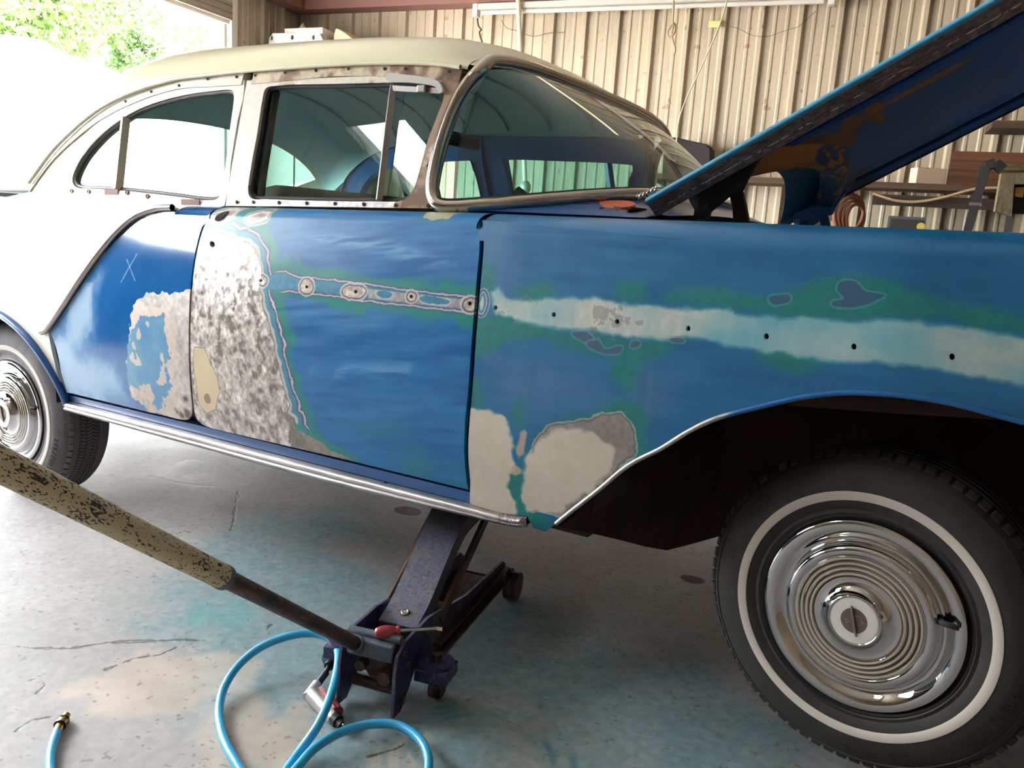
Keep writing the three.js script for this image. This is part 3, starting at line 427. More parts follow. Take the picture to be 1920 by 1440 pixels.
{
  const q = [];
  for (let k = 0; k <= 20; k++) { const x = lerp(rearEdge[0][0], -4.5, k / 20); q.push([x, ytop(x) - DA]); }
  q.push([-4.52, 0.95], [-4.5, 0.7], [-4.4, 0.5], [-4.0, 0.44], [archRear[26][0] - 0.02, 0.44]);
  q.push(...archRear.slice().reverse(), ...rearEdge.slice().reverse().map(([x, y]) => [x - 0.006, y + 0.003]));
  const arch0 = archR.filter(([, y]) => y < 0.66);
  var quarter = mesh('quarter_panel', merge([sheet(q.filter((p, i, a) => !i || Math.hypot(p[0] - a[i - 1][0], p[1] - a[i - 1][1]) > 0.004), zs, { step: 0.08 }), crown(-4.5, rearEdge[0][0], ytop, DA, DB, [0, 1, 0, 1], 20, 0.12)]), whitePaint, car);
  quarter.userData.label = 'cream white rear quarter panel around the rear wheel';
  mesh('wheel_arch_lip', tube(archRear.map(([x, y]) => V(x, y, zs(x, y) + 0.004)), 0.014, 60, 8), blueGloss, quarter);
  mesh('wheel_house', merge([grid((s, t) => { const a = lerp(0, Math.PI, s); return V(RW.x + 0.405 * Math.cos(a), 0.46 + 0.31 * Math.sin(a), lerp(zs(RW.x, 0.7) - 0.015, -0.5, t)); }, 24, 3), bx(0.95, 0.5, 0.02, RW.x, 0.62, -0.5)]), mat(0x2a211d, 0.95), quarter);
}
// --- sill and rocker mouldings
{
  const upper = Sl([[124, 741], [350, 794], [640, 866], [881, 925]]), lower = Sl([[881, 946], [640, 884], [350, 810], [124, 752]]);
  const sill = mesh('rocker_sill', sheet([...upper, ...lower], (x, y) => zs(x, y) - 0.008, { depth: 0.03 }), blueGloss, car);
  const inner = [...gapB.slice(2)]; void inner;
  const strut = mesh('door_opening', merge([sheet([[-2.62, 0.47], [-0.9, 0.47], [-0.9, 1.17], [-2.2, 1.14], [-2.5, 0.8]], (x, y) => zs(x, y) - 0.05, { depth: 0.02, step: 0.1 })]), blueIn, car);
  strut.userData.label = 'blue door frame inside the panel gaps';
  const top = smooth(Sl([[128, 753], [300, 797], [640, 885], [881, 946], [960, 966], [984, 969]]), 6, false), bot = smooth(Sl([[128, 771], [300, 818], [640, 911], [881, 968], [960, 986], [984, 989]]), 6, false);
  const n = top.length; const prof = [[0, -0.006], [0.1, 0.012], [0.35, 0.02], [0.46, 0.013], [0.54, 0.013], [0.65, 0.02], [0.9, 0.012], [1, -0.03]];
  const mould = mesh('rocker_molding', grid((s, t) => { const k = s * (n - 1), i = Math.min(n - 2, Math.floor(k)), f = k - i, a = [lerp(top[i][0], top[i + 1][0], f), lerp(top[i][1], top[i + 1][1], f)], b = [lerp(bot[i][0], bot[i + 1][0], f), lerp(bot[i][1], bot[i + 1][1], f)], j = t * 7, w = interp(prof.map((p, q) => [q, p[0]]), j), d = interp(prof.map((p, q) => [q, p[1]]), j) * (s > 0.97 ? Math.sqrt(Math.max(0, (1 - s) / 0.03)) : 1); const x = lerp(a[0], b[0], w), y = lerp(a[1], b[1], w); return V(x + (s > 0.999 ? 0.004 : 0), y, zs(x, y) + d); }, 90, 14), texMat(paint(1024, 64, 0, 2, 0, 0.06, (x, y, o) => { const n = fbm(x * 16, y * 60, 4, 5), f = fbm(x * 60, y * 200, 3, 9); const g = 196 + (n - .5) * 70; o[0] = g; o[1] = g * .97; o[2] = g * .96; o[3] = 0.24 + n * 0.2; o[4] = 0.85; if (x > 1.45 && f > 0.56) { mix3(o, [96, 84, 96], 0.7); o[4] = 0.3; o[3] = .6; } }), { metalness: 1 }), car);
  mould.userData.label = 'long bright metal rocker moulding, scuffed at its front end';
  mesh('underbody', merge([bx(3.3, 0.03, 1.35, -2.45, 0.46, ZC), bx(2.6, 0.10, 0.10, -2.0, 0.43, -0.22), bx(2.6, 0.10, 0.10, -2.0, 0.43, mir(-0.22)), grid((s, t) => V(lerp(-2.62, -0.78, s), lerp(0.455, 0.475, t), lerp(0.03, -0.2, t)), 10, 1)]), mat(0x2b2421, 0.9), car);
}
// --- front fender with wheel arch
const archF = smooth(Sl([[1027, 993], [1070, 958], [1120, 919], [1180, 870], [1242, 838], [1290, 808], [1340, 784], [1413, 764], [1480, 748], [1513, 742], [1580, 735], [1680, 739], [1780, 754], [1920, 790]]), 5, false);
{
  const xe = 0.92, top = []; for (let k = 0; k <= 30; k++) { const x = lerp(xe, xTopA + 0.004, k / 30); top.push([x, ytop(x) - FAa]); }
  const last = archF[archF.length - 1];
  const front = [[last[0] + 0.06, 0.87], [last[0] + 0.11, 0.80], [last[0] + 0.15, 0.72], [last[0] + 0.18, 0.62], [last[0] + 0.2, 0.5], [0.9, 0.5], [0.93, 0.8], [0.94, 1.05]];
  const gapF = gapA.map(([x, y]) => [x + 0.008, y]);
  const out = [...top, ...gapF, ...Sl([[881, 945], [940, 962], [988, 968]]), ...Sl([[1000, 990], [1022, 997]]), ...archF, ...front].filter((p, i, a) => !i || Math.hypot(p[0] - a[i - 1][0], p[1] - a[i - 1][1]) > 0.004);
  const holes = [[929, 577], [1038, 590], [1157, 603], [1290, 616], [1437, 631], [1601, 650], [1785, 669]].map(([a, b], i) => Sl(circle(a, b, 3.6 + i * 0.25, 4.6 + i * 0.3, 12)).reverse());
  var fender = mesh('front_fender', merge([sheet(out, zs, { holes, uvBox: FF, step: 0.045, depth: 0.012 }), crown(xTopA + 0.004, xe, ytop, FAa, FAb, FF, 40, 0.16)]), fenderMat, car);
  fender.userData.label = 'blue front fender with a band of white filler and a row of trim holes';
  mesh('wheel_arch_lip', tube(archF.slice(2).map(([x, y]) => V(x, y - 0.002, zs(x, y) - 0.001)), 0.0055, 120, 8), texMat(paint(512, 16, 0, 1, 0, 1, (x, y, o) => { const n = fbm(x * 30, y, 3, 5); const bare = sstep(0.52, 0.45, x + (n - .5) * 0.1); o[0] = 22; o[1] = 90; o[2] = 150; o[3] = 0.35; mix3(o, [170, 164, 158], bare); o[3] = 0.35 + bare * 0.15; o[4] = bare * 0.6; })), fender);
  // closing panels behind the trim holes and inside the arch
  mesh('inner_fender', merge([
    sheet([[-0.93, 0.80], [0.9, 0.96], [0.9, 1.12], [-0.93, 1.14]], (x, y) => zs(x, y) - 0.045, { depth: 0.02, step: 0.2 }),
    grid((s, t) => { const a = lerp(Math.PI * 0.97, 0.02, s); return V(-0.02 + 0.57 * Math.cos(a), 0.50 + 0.44 * Math.sin(a), lerp(zs(0, 0.9) - 0.02, -0.62, t)); }, 28, 4),
    bx(1.3, 0.72, 0.02, -0.1, 0.80, -0.62)]), wellMat, fender);
  const SPK = 0.32, spx = (a, b) => { const d = ray(a, b), q = CAM.c.clone().addScaledVector(d, (-0.69 + SPK * 0.03 - CAM.c.x - SPK * CAM.c.z) / (d.x + SPK * d.z)); return new THREE.Vector2(Math.min(0.9, -q.z), q.y); };      // panel slants from the arch lip inwards
  const spp = [[1075, 970], [1050, 987], [1100, 998], [1160, 1012], [1210, 1025], [1250, 1032], [1290, 1022], [1340, 1008], [1420, 985], [1420, 800], [1200, 800]].map(([a, b]) => spx(a, b));
  const splash = mesh('splash_panel', (() => { const g = new THREE.ExtrudeGeometry(new THREE.Shape(spp), { depth: 0.01, bevelEnabled: false }), q = g.attributes.position; for (let i = 0; i < q.count; i++) { const w = q.getX(i), y = q.getY(i), t = q.getZ(i); q.setXYZ(i, -0.69 + SPK * (0.03 + w) - t, y, -w); } g.computeVertexNormals(); return g; })(), wellMat, fender); splash.userData.label = 'rusty brown inner splash panel';
  mesh('fender_far', mirrorZ(merge([sheet(out, zs, { step: 0.1 }), crown(xTopA + 0.004, xe, ytop, FAa, FAb, FF, 20, 0.06)])), blueGloss, car);
}
// --- roof
const dripPx = [[60, 345], [100, 290], [143, 246], [190, 208], [240, 181], [330, 152], [400, 143], [465, 136], [560, 129], [640, 124], [740, 121], [820, 123], [868, 129]];
const dripTab = smooth(Gl(dripPx), 4, false);
const yd = (x) => interp(dripTab, x);
const hw = (x, y) => zg(x, y) - ZC;
const hTab = [[-3.3, 0.30], [-2.9, 0.30], [-2.6, 0.262], [-2.43, 0.225], [-2.26, 0.192], [-1.93, 0.178], [-1.61, 0.167], [-1.36, 0.153], [-1.25, 0.135], [-1.16, 0.105], [-1.10, 0.075]];
const roofPt = (x, sg, dn = 0) => { const a = Math.abs(sg), g = Math.sqrt(Math.max(0, 1 - Math.pow(a, 2.4))); const y0 = yd(x); return V(x, y0 + (interp(hTab, x)) * g - dn, ZC + sg * (hw(x, y0) - dn * 0.5)); };
const XR = -3.0, XH = -1.135;
const sgOf = (t) => Math.sin((t * 2 - 1) * Math.PI / 2);
const roofG = (dn, xr, xf) => grid((s, t) => { const sg = sgOf(t); return roofPt(lerp(xf, xr, s) + (1 - s) * 0.055 * (1 - sg * sg), sg, dn); }, 60, 60);
const roof = mesh('roof', roofG(0, XR, XH), creamPaint, car); roof.userData.label = 'glossy cream roof panel';
{
  const railF = (x0, x1, m, nm) => { const pts = dripTab.filter(([x]) => x >= x0 && x <= x1); return mesh(nm, sheet([...pts, ...pts.slice().reverse().map(([x, y]) => [x, y - 0.034 - 0.004 * Math.sin(x * 9)])], (x, y) => zg(x, y) + 0.004, { depth: 0.03, step: 0.06, uvBox: [x0, x0 + 1, 1.0, 2.0] }), m, roof); };
  railF(-3.2, -1.945, bareFrame, 'roof_rail'); const r2 = railF(-1.94, -1.1, rustMat, 'roof_rail'); r2.userData.label = 'rusty bare drip rail above the front window';
  mesh('drip_lip', tube(dripTab.filter(([x]) => x > -3.1).map(([x, y]) => V(x, y + 0.002, zg(x, y) + 0.012)), 0.0065, 90, 6), creamPaint, roof);
  const hm = mat(0x1b1512, 0.9), hg = new THREE.CylinderGeometry(0.0045, 0.0045, 0.002, 8).rotateX(Math.PI / 2);
  for (const [a, b] of [[235, 190], [283, 172], [335, 160], [389, 148], [443, 144], [478, 141], [534, 136], [592, 132], [653, 129], [721, 129], [760, 129], [842, 134]]) { const p = onF(a, b, (x, y) => zg(x, y) + 0.006); const h = mesh('screw_hole', hg, hm, roof); h.position.copy(p); }
  const linerMat = mat(0xd2dad8, 0.9); mesh('headliner', roofG(0.045, -2.95, -1.2), linerMat, car);
  for (let k = 0; k < 7; k++) { const x = -1.4 - k * 0.21; mesh('headliner_bow', tube(Array.from({ length: 25 }, (_, i) => roofPt(x, lerp(-0.97, 0.97, i / 24), 0.047)), 0.006, 50, 6), linerMat, car); }
}
// --- glasshouse: window frames on the leaning surface
const zgo = (d) => (x, y) => zg(x, y) + d;
const winF = smooth(Gl([[500, 168], [520, 163], [620, 160], [735, 158], [800, 159], [828, 164], [831, 180], [815, 225], [800, 265], [785, 320], [772, 358], [758, 372], [700, 375], [600, 374], [500, 371], [474, 370], [468, 360], [474, 310], [485, 250], [495, 185]]), 4);
const winR = smooth(Gl([[437, 176], [432, 171], [400, 173], [360, 178], [300, 192], [250, 212], [205, 242], [170, 275], [146, 310], [137, 335], [142, 348], [180, 352], [240, 356], [330, 366], [395, 373], [410, 368], [420, 320], [430, 240]]), 4);
{
  const fo = Gl([[464, 151], [560, 148], [735, 141], [838, 146], [868, 131], [850, 190], [828, 255], [812, 315], [806, 350], [812, 378], [822, 391], [700, 389], [560, 387], [424, 386], [436, 310], [450, 230]]);
  const fr = mesh('window_frame', sheet(densify(fo, 0.05), zgo(0.002), { holes: [inset(winF, -0.004)], depth: 0.045, step: 0.05, uvBox: [-2, -1, 1, 2] }), texMat(paint(1024, 512, -2, -1, 1.1, 1.62, (x, y, o) => {
    const n = fbm(x * 20, y * 20, 4, 301), f = fbm(x * 90, y * 90, 3, 303); let g = 202 + (f - .5) * 30; o[0] = g; o[1] = g * 0.955; o[2] = g * 0.885; o[3] = 0.42;
    const ap = sstep(0, 1, 0), front = x > -1.345 - (y - 1.2) * -0.12 ? 1 : 0; void ap;
    const low = sstep(1.262, 1.252, y + (f - .5) * 0.02);
    if (low > 0.5) { g = 172 + (n - .5) * 120 + (f - .5) * 60; o[0] = g; o[1] = g * 0.95; o[2] = g * 0.93; o[4] = 0.4; o[3] = 0.45; }
    const r = sstep(0.38, 0.62, n + (x > -1.27 + (y - 1.24) * 0.2 ? 0.22 : -0.3)); mix3(o, [134, 104, 78], r); mix3(o, [86, 56, 36], sstep(0.55, 0.72, n + (x > -1.25 && y < 1.34 ? 0.16 : -0.3)) * 0.9);
  }), { }), frontDoor);
  { const uvA = fr.geometry.attributes.uv, p = fr.geometry.attributes.position; for (let i = 0; i < p.count; i++) uvA.setXY(i, p.getX(i) + 2, (p.getY(i) - 1.1) / 0.52); }
  fr.userData.label = 'bare window frame with drilled metal sill and rusty front pillar';
  mesh('weatherstrip', tube(winF.filter((_, i) => i % 2 === 0).map(([x, y]) => V(x, y, zg(x, y) - 0.014)), 0.0065, 140, 6, true), rubber, frontDoor);
  const glassPoly = (P, d) => sheet(P, zgo(d), { depth: 0.004, step: 0.2 });
  const bt = Gp(737, 160), bb = Gp(711, 375);
  const cut = (P, s) => P.filter(([x, y]) => (x - lerp(bb[0], bt[0], (y - bb[1]) / (bt[1] - bb[1]))) * s > 0);
  mesh('window_glass', glassPoly([...cut(winF, -1)], -0.018), glassMat, frontDoor);
  mesh('vent_glass', glassPoly([...cut(winF, 1)], -0.016), glassMat, frontDoor);
  mesh('run_channel', tube(Gl([[500, 168], [494, 200], [485, 260], [474, 330], [470, 366]]).map(([x, y]) => V(x + 0.010, y, zg(x, y) - 0.03)), 0.012, 20, 8), rubber, frontDoor);
  mesh('vent_bar', bar(V(bt[0], bt[1], zg(...bt) + 0.0), V(bb[0], bb[1], zg(...bb) + 0.0), 0.016, 0.014), dullChrome, frontDoor);
  mesh('vent_frame', bar(V(...[...Gp(738, 166)], zg(...Gp(738, 166)) + 0.001), V(...[...Gp(829, 171)], zg(...Gp(829, 171)) + 0.001), 0.014, 0.012), dullChrome, frontDoor);
  mesh('vent_latch', bx(0.028, 0.02, 0.02, ...[...Gp(796, 168)], zg(...Gp(796, 168)) + 0.008, 0.004), dullChrome, frontDoor);
  const cap = mesh('rubber_cap', sheet(smooth(Gl([[729, 150], [732, 140], [760, 141], [800, 146], [828, 155], [835, 172], [830, 176], [822, 165], [790, 158], [735, 154]]), 4), zgo(0.014), { depth: 0.014 }), mat(0xb0aca6, 0.6), frontDoor); cap.userData.label = 'loose pale weatherstrip over the vent window';
  const hg = new THREE.CylinderGeometry(0.0055, 0.0055, 0.002, 10).rotateX(Math.PI / 2), hm = mat(0x120f0e, 0.9);
  for (const [a, b] of [[444, 379], [475, 379], [523, 380], [575, 381], [628, 382], [682, 383], [742, 385], [803, 386], [803, 311], [833, 221]]) { const h = mesh('screw_hole', hg, hm, frontDoor); h.position.copy(onF(a, b, zgo(0.0035))); }
  // rear side: pillar, rear door frame and sail panel
  const ro = Gl([[459, 150], [446, 225], [433, 305], [421, 386], [380, 388], [330, 391], [290, 393], [240, 390], [180, 386], [120, 380], [104, 352], [118, 318], [140, 275], [172, 240], [215, 208], [270, 184], [340, 166], [400, 157]]);
  const rf = mesh('window_frame', sheet(densify(smooth(ro, 2), 0.05), zgo(0.001), { holes: [inset(winR, -0.004)], depth: 0.045, step: 0.05 }), bareFrame, rearDoor); rf.userData.label = 'cream rear window frame with a rounded rear end';
  mesh('weatherstrip', tube(winR.filter((_, i) => i % 2 === 0).map(([x, y]) => V(x, y, zg(x, y) - 0.012)), 0.0075, 140, 6, true), mat(0x4b4744, 0.6), rearDoor);
  const d0 = Gp(234, 221), d1 = Gp(220, 355);
  const cutR = (s) => winR.filter(([x, y]) => (x - lerp(d1[0], d0[0], (y - d1[1]) / (d0[1] - d1[1]))) * s > 0);
  mesh('window_glass', glassPoly(cutR(1), -0.016), glassMat, rearDoor);
  mesh('quarter_glass', glassPoly(cutR(-1), -0.016), glassMat, rearDoor);
  mesh('division_bar', bar(V(d0[0], d0[1], zg(...d0) - 0.004), V(d1[0], d1[1], zg(...d1) - 0.004), 0.026, 0.016), bareFrame, rearDoor);
  const clip = mat(0x8a6a4e, 0.6), rustPlate = mat(0x8a6f66, 0.8);
  for (const [a, b] of [[134, 358], [166, 359], [238, 361], [276, 368]]) { const h = mesh('trim_clip', new THREE.TorusGeometry(0.006, 0.0025, 6, 12), clip, rearDoor); h.position.copy(onF(a, b, zgo(0.004))); }
  for (const [a, b, w] of [[209, 360, 0.07], [357, 379, 0.085]]) { const h = mesh('trim_plate', bx(w, 0.018, 0.003), rustPlate, rearDoor); h.position.copy(onF(a, b, zgo(0.004))); h.rotation.z = 0.03; }
  const sail = dripTab.filter(([x]) => x < -2.02).map(([x, y]) => [x, y - 0.03]);
  mesh('sail_panel', sheet([...sail.slice().reverse(), [-3.32, 1.16], [-2.5, 1.16], ...Gl([[128, 362], [112, 352], [118, 318], [140, 275], [172, 240], [215, 208], [270, 184], [340, 166]])], zgo(-0.002), { depth: 0.03, step: 0.08 }), creamPaint, quarter);
  // far side: the same frames seen from inside, painted blue, and its door and quarter skins
  const far = mesh('far_doors', mirrorZ(merge([sheet(densify(fo, 0.05), zgo(0.002), { holes: [inset(winF, -0.004)], depth: 0.05 }), sheet(densify(smooth(ro, 2), 0.05), zgo(0.001), { holes: [inset(winR, -0.004)], depth: 0.05 }), sheet([[-2.66, 0.5], [-0.94, 0.5], [-0.94, 1.17], [-2.1, 1.15], [-2.4, 1.05], [-2.66, 0.75]], zs, { step: 0.1 }), crown(-2.7, -0.95, ytop, DA, DB, FD, 20, 0.03)])), blueIn, car);
  far.userData.label = 'blue far side doors and window frames seen through the cabin';
  mesh('window_glass', mirrorZ(merge([glassPoly(winF, -0.018), glassPoly(winR, -0.018)])), glassMat, far);
  mesh('vent_bar', mirrorZ(bar(V(bt[0], bt[1], zg(...bt)), V(bb[0], bb[1], zg(...bb)), 0.05, 0.02)), blueIn, far); mesh('division_bar', mirrorZ(bar(V(d0[0], d0[1], zg(...d0)), V(d1[0], d1[1], zg(...d1)), 0.03, 0.02)), blueIn, far);
  const shrink = (P) => inset(P, 0.02).map(([x, y]) => [x, y > 1.4 ? y - 0.055 * sstep(1.4, 1.5, y) : y]);
  mesh('inner_trim', mirrorZ(merge([sheet(densify(fo, 0.05), zgo(-0.075), { holes: [shrink(winF)], depth: 0.01 }), sheet(densify(smooth(ro, 2), 0.05), zgo(-0.075), { holes: [shrink(winR)], depth: 0.01 })])), blueIn, far);
  const q2 = []; for (let k = 0; k <= 16; k++) { const x = lerp(-2.5, -4.5, k / 16); q2.push([x, ytop(x) - DA]); }
  mesh('far_quarter', mirrorZ(merge([sheet([...q2, [-4.5, 0.5], [-3.6, 0.45], ...archRear.slice().reverse(), [-2.65, 0.5]], zs, { step: 0.1 }), crown(-4.5, -2.5, ytop, DA, DB, FD, 16, 0.05), sheet([...sail.slice().reverse(), [-3.32, 1.16], [-2.5, 1.16], ...Gl([[128, 362], [118, 318], [172, 240], [270, 184], [340, 166]])], zgo(-0.002), { depth: 0.03, step: 0.1 })])), whitePaint, car);
}
// --- windshield: wrap-around glass, chrome surround
const wf = (s) => Math.pow(Math.max(0, 1 - Math.pow(Math.abs(s), 3)), 1 / 2.2);
const WS = (s, t, d = 0) => {
  const zb = ZC + (0.822 + d) * s, zt = ZC + (0.722 + d) * s, xb = -1.145 + (0.47 + d) * wf(s), xt = -1.103 + d, a = Math.abs(s), yb = 1.226 + 0.08 * Math.pow(Math.max(0, 1 - a * a * a), 0.8), yt = 1.573 + 0.07 * Math.sqrt(Math.max(0, 1 - a * a * a * a));
  const k = Math.sin(Math.PI * clamp(t));
  return V(lerp(xb, xt, t) + 0.05 * k * wf(s) - 0.03 * k * Math.pow(a, 8), lerp(yb, yt, t), lerp(zb, zt, t));
};
{
  const loop = []; const put = (s, t) => loop.push(WS(s, t, 0.006));
  for (let k = 0; k <= 40; k++) put(Math.sin(lerp(-1.27, 1.27, k / 40)) / Math.sin(1.27) * 0.972, 0);
  const sidePts = [[825, 385], [813, 372], [810, 350], [814, 317], [823, 278], [835, 240], [850, 202], [866, 172], [883, 149], [899, 133]].map(([x, y]) => onF(x, y, (q, w) => zg(q, w) + 0.004));
  loop.push(...sidePts);
  for (let k = 0; k <= 24; k++) put(lerp(0.92, -0.92, k / 24), 1);
  loop.push(...sidePts.slice().reverse().map((v) => V(v.x, v.y, mir(v.z))));
  const ws = mesh('windshield', grid((a, b) => { const s = Math.sin((a * 2 - 1) * 1.5) / Math.sin(1.5) * 0.995; const e = Math.max(0, Math.abs(s) - 0.85) / 0.15, tm = 1 - 0.34 * (1 - Math.sqrt(Math.max(0, 1 - e * e))); return WS(s, b * tm); }, 80, 20), shieldMat, car); ws.userData.label = 'tinted wrap-around windshield';
  mesh('chrome_surround', new THREE.TubeGeometry(new THREE.CatmullRomCurve3(loop, true, 'centripetal'), 420, 0.0175, 12, true), mat(0xb5a9a2, 0.17, 1), ws);
  mesh('inner_surround', new THREE.TubeGeometry(new THREE.CatmullRomCurve3(loop.map((p) => V(p.x - 0.012, p.y + (p.y < 1.4 ? 0.012 : -0.012), p.z + (p.z > ZC ? -0.012 : 0.012))), true, 'centripetal'), 300, 0.009, 6, true), rubber, ws);
  // header panel between roof front edge and surround
  mesh('header', grid((a, b) => { const s = lerp(-0.99, 0.99, a), p = WS(s, 1, 0.0), r = roofPt(XH + 0.055 * (1 - s * s), s); return p.lerp(r, b); }, 40, 3), creamPaint, roof);
  // cowl
  const cowl = mesh('cowl', grid((a, b) => { const s = lerp(-0.985, 0.985, a), p = WS(s, 0, 0.012); const zf = clamp((p.z - ZC) / 0.80, -1, 1); const q = V(Math.max(p.x + 0.02, -0.56), 1.225 + 0.03 * (1 - s * s), ZC + zf * 0.83); return V(lerp(p.x, q.x, b), lerp(p.y - 0.012, q.y, b) , lerp(p.z, q.z, b)); }, 50, 6), blueGloss, car); cowl.userData.label = 'blue cowl panel under the windshield';
  mesh('cowl_skirt', grid((a, b) => { const p = WS(lerp(-1, 1, a), 0, 0.0); return V(p.x, lerp(p.y, 1.17, b), p.z); }, 60, 1), blueIn, cowl);
  mesh('firewall', bx(0.03, 0.72, 1.5, -0.66, 0.86, ZC), mat(0x14181e, 0.8), car);
  const side = grid((a, b) => { const s = lerp(0.999, 0.45, a), p = WS(s, 0, 0.004), q = V(p.x, ytop(p.x) - 0.004, -0.05); return V(p.x + 0.0 * b, lerp(p.y - 0.01, q.y, b), lerp(p.z, q.z, b)); }, 40, 6);
  const fwd = grid((a, b) => { const p = WS(0.45, 0, 0.004); return V(lerp(p.x, -0.56, a), lerp(lerp(p.y - 0.01, 1.25, a), ytop(-0.6) - 0.004, b), lerp(p.z, -0.05, b)); }, 6, 6);
  const sh1 = merge([side, fwd]); mesh('cowl_side', sh1, blueGloss, cowl); mesh('cowl_side', mirrorZ(sh1), blueGloss, cowl);
}
// --- rear deck, backlight, tail
{
  mesh('rear_window', grid((a, b) => { const sg = lerp(-0.93, 0.93, a), p = roofPt(XR, sg), q = V(-3.52 - 0.05 * (1 - sg * sg), 1.19, ZC + sg * 0.70); return V(lerp(p.x, q.x, b), lerp(p.y, q.y, b) + 0.02 * Math.sin(Math.PI * b), lerp(p.z, q.z, b)); }, 30, 8), glassMat, car);
  for (const k of [-1, 1]) mesh('rear_pillar', (grid((a, b) => { const sg = k * lerp(0.93, 1, a), p = roofPt(XR, sg), q = V(-3.52 + 0.2 * a, 1.18, ZC + k * lerp(0.65, 0.80, a)); return V(lerp(p.x, q.x, b), lerp(p.y, q.y, b), lerp(p.z, q.z, b)); }, 4, 8)), creamPaint, car);
  mesh('trunk_lid', grid((a, b) => { const sg = lerp(-1, 1, a), x = lerp(-3.5, -4.52, b); return V(x, lerp(1.185, 1.14, b) + 0.03 * (1 - sg * sg) - 0.2 * Math.pow(Math.max(0, b - 0.75) / 0.25, 2) * 0.7, ZC + sg * 0.80 * (1 - 0.10 * b)); }, 20, 20), whitePaint, car);
  mesh('tail_panel', grid((a, b) => { const sg = lerp(-1, 1, a); return V(-4.52 - 0.05 * (1 - sg * sg) * Math.sin(b * 2), lerp(1.0, 0.5, b), ZC + sg * 0.76); }, 12, 6), whitePaint, car);
  mesh('rear_bumper', tube([V(-4.2, 0.62, 0.06), V(-4.58, 0.62, -0.03), V(-4.68, 0.62, -0.35), V(-4.70, 0.62, ZC), V(-4.68, 0.62, mir(-0.35)), V(-4.58, 0.62, mir(-0.03)), V(-4.2, 0.62, mir(0.06))], 0.075, 60, 10), chrome, car);
}
// --- cabin
{
  const sm = mat(0x6d5a4a, 0.85), sm2 = mat(0x3c4a52, 0.85);
  const bench = (x, nm, m, top) => { const s = mesh(nm, merge([bx(0.52, 0.20, 1.36, x, 0.72, ZC, 0.06), bx(0.16, top - 0.66, 1.36, x - 0.28, (top + 0.66) / 2, ZC, 0.06)]), m, car); return s; };
  bench(-1.62, 'front_seat', sm, 1.268).userData.label = 'brown front bench seat'; bench(-2.55, 'rear_seat', sm2, 1.22);
  mesh('parcel_shelf', bx(0.55, 0.03, 1.4, -3.12, 1.17, ZC), mat(0x55606a, 0.9), car);
  mesh('dashboard', bx(0.22, 0.16, 1.46, -0.97, 1.14, ZC, 0.05), blueIn, car);
  const wheel = mesh('steering_wheel', new THREE.TorusGeometry(0.2, 0.012, 8, 40), mat(0x23262a, 0.4), car); wheel.position.set(-1.25, 1.12, -1.22); wheel.rotation.set(0, Math.PI / 2, 0); wheel.rotateX(0.55);
  mesh('column', new THREE.CylinderGeometry(0.022, 0.022, 0.4, 12).translate(0, 0.2, 0).rotateX(Math.PI / 2), mat(0x23262a, 0.4), wheel).rotation.y = Math.PI;
  const mp = onZ(868, 264, -0.72); const mirror = mesh('rear_view_mirror', bx(0.03, 0.05, 0.2, 0, 0, 0, 0.014), mat(0x171718, 0.4), car); mirror.position.copy(mp); mesh('stem', rod(V(0.0, 0.02, 0), V(0.05, 0.16, 0), 0.006), dullChrome, mirror);
}

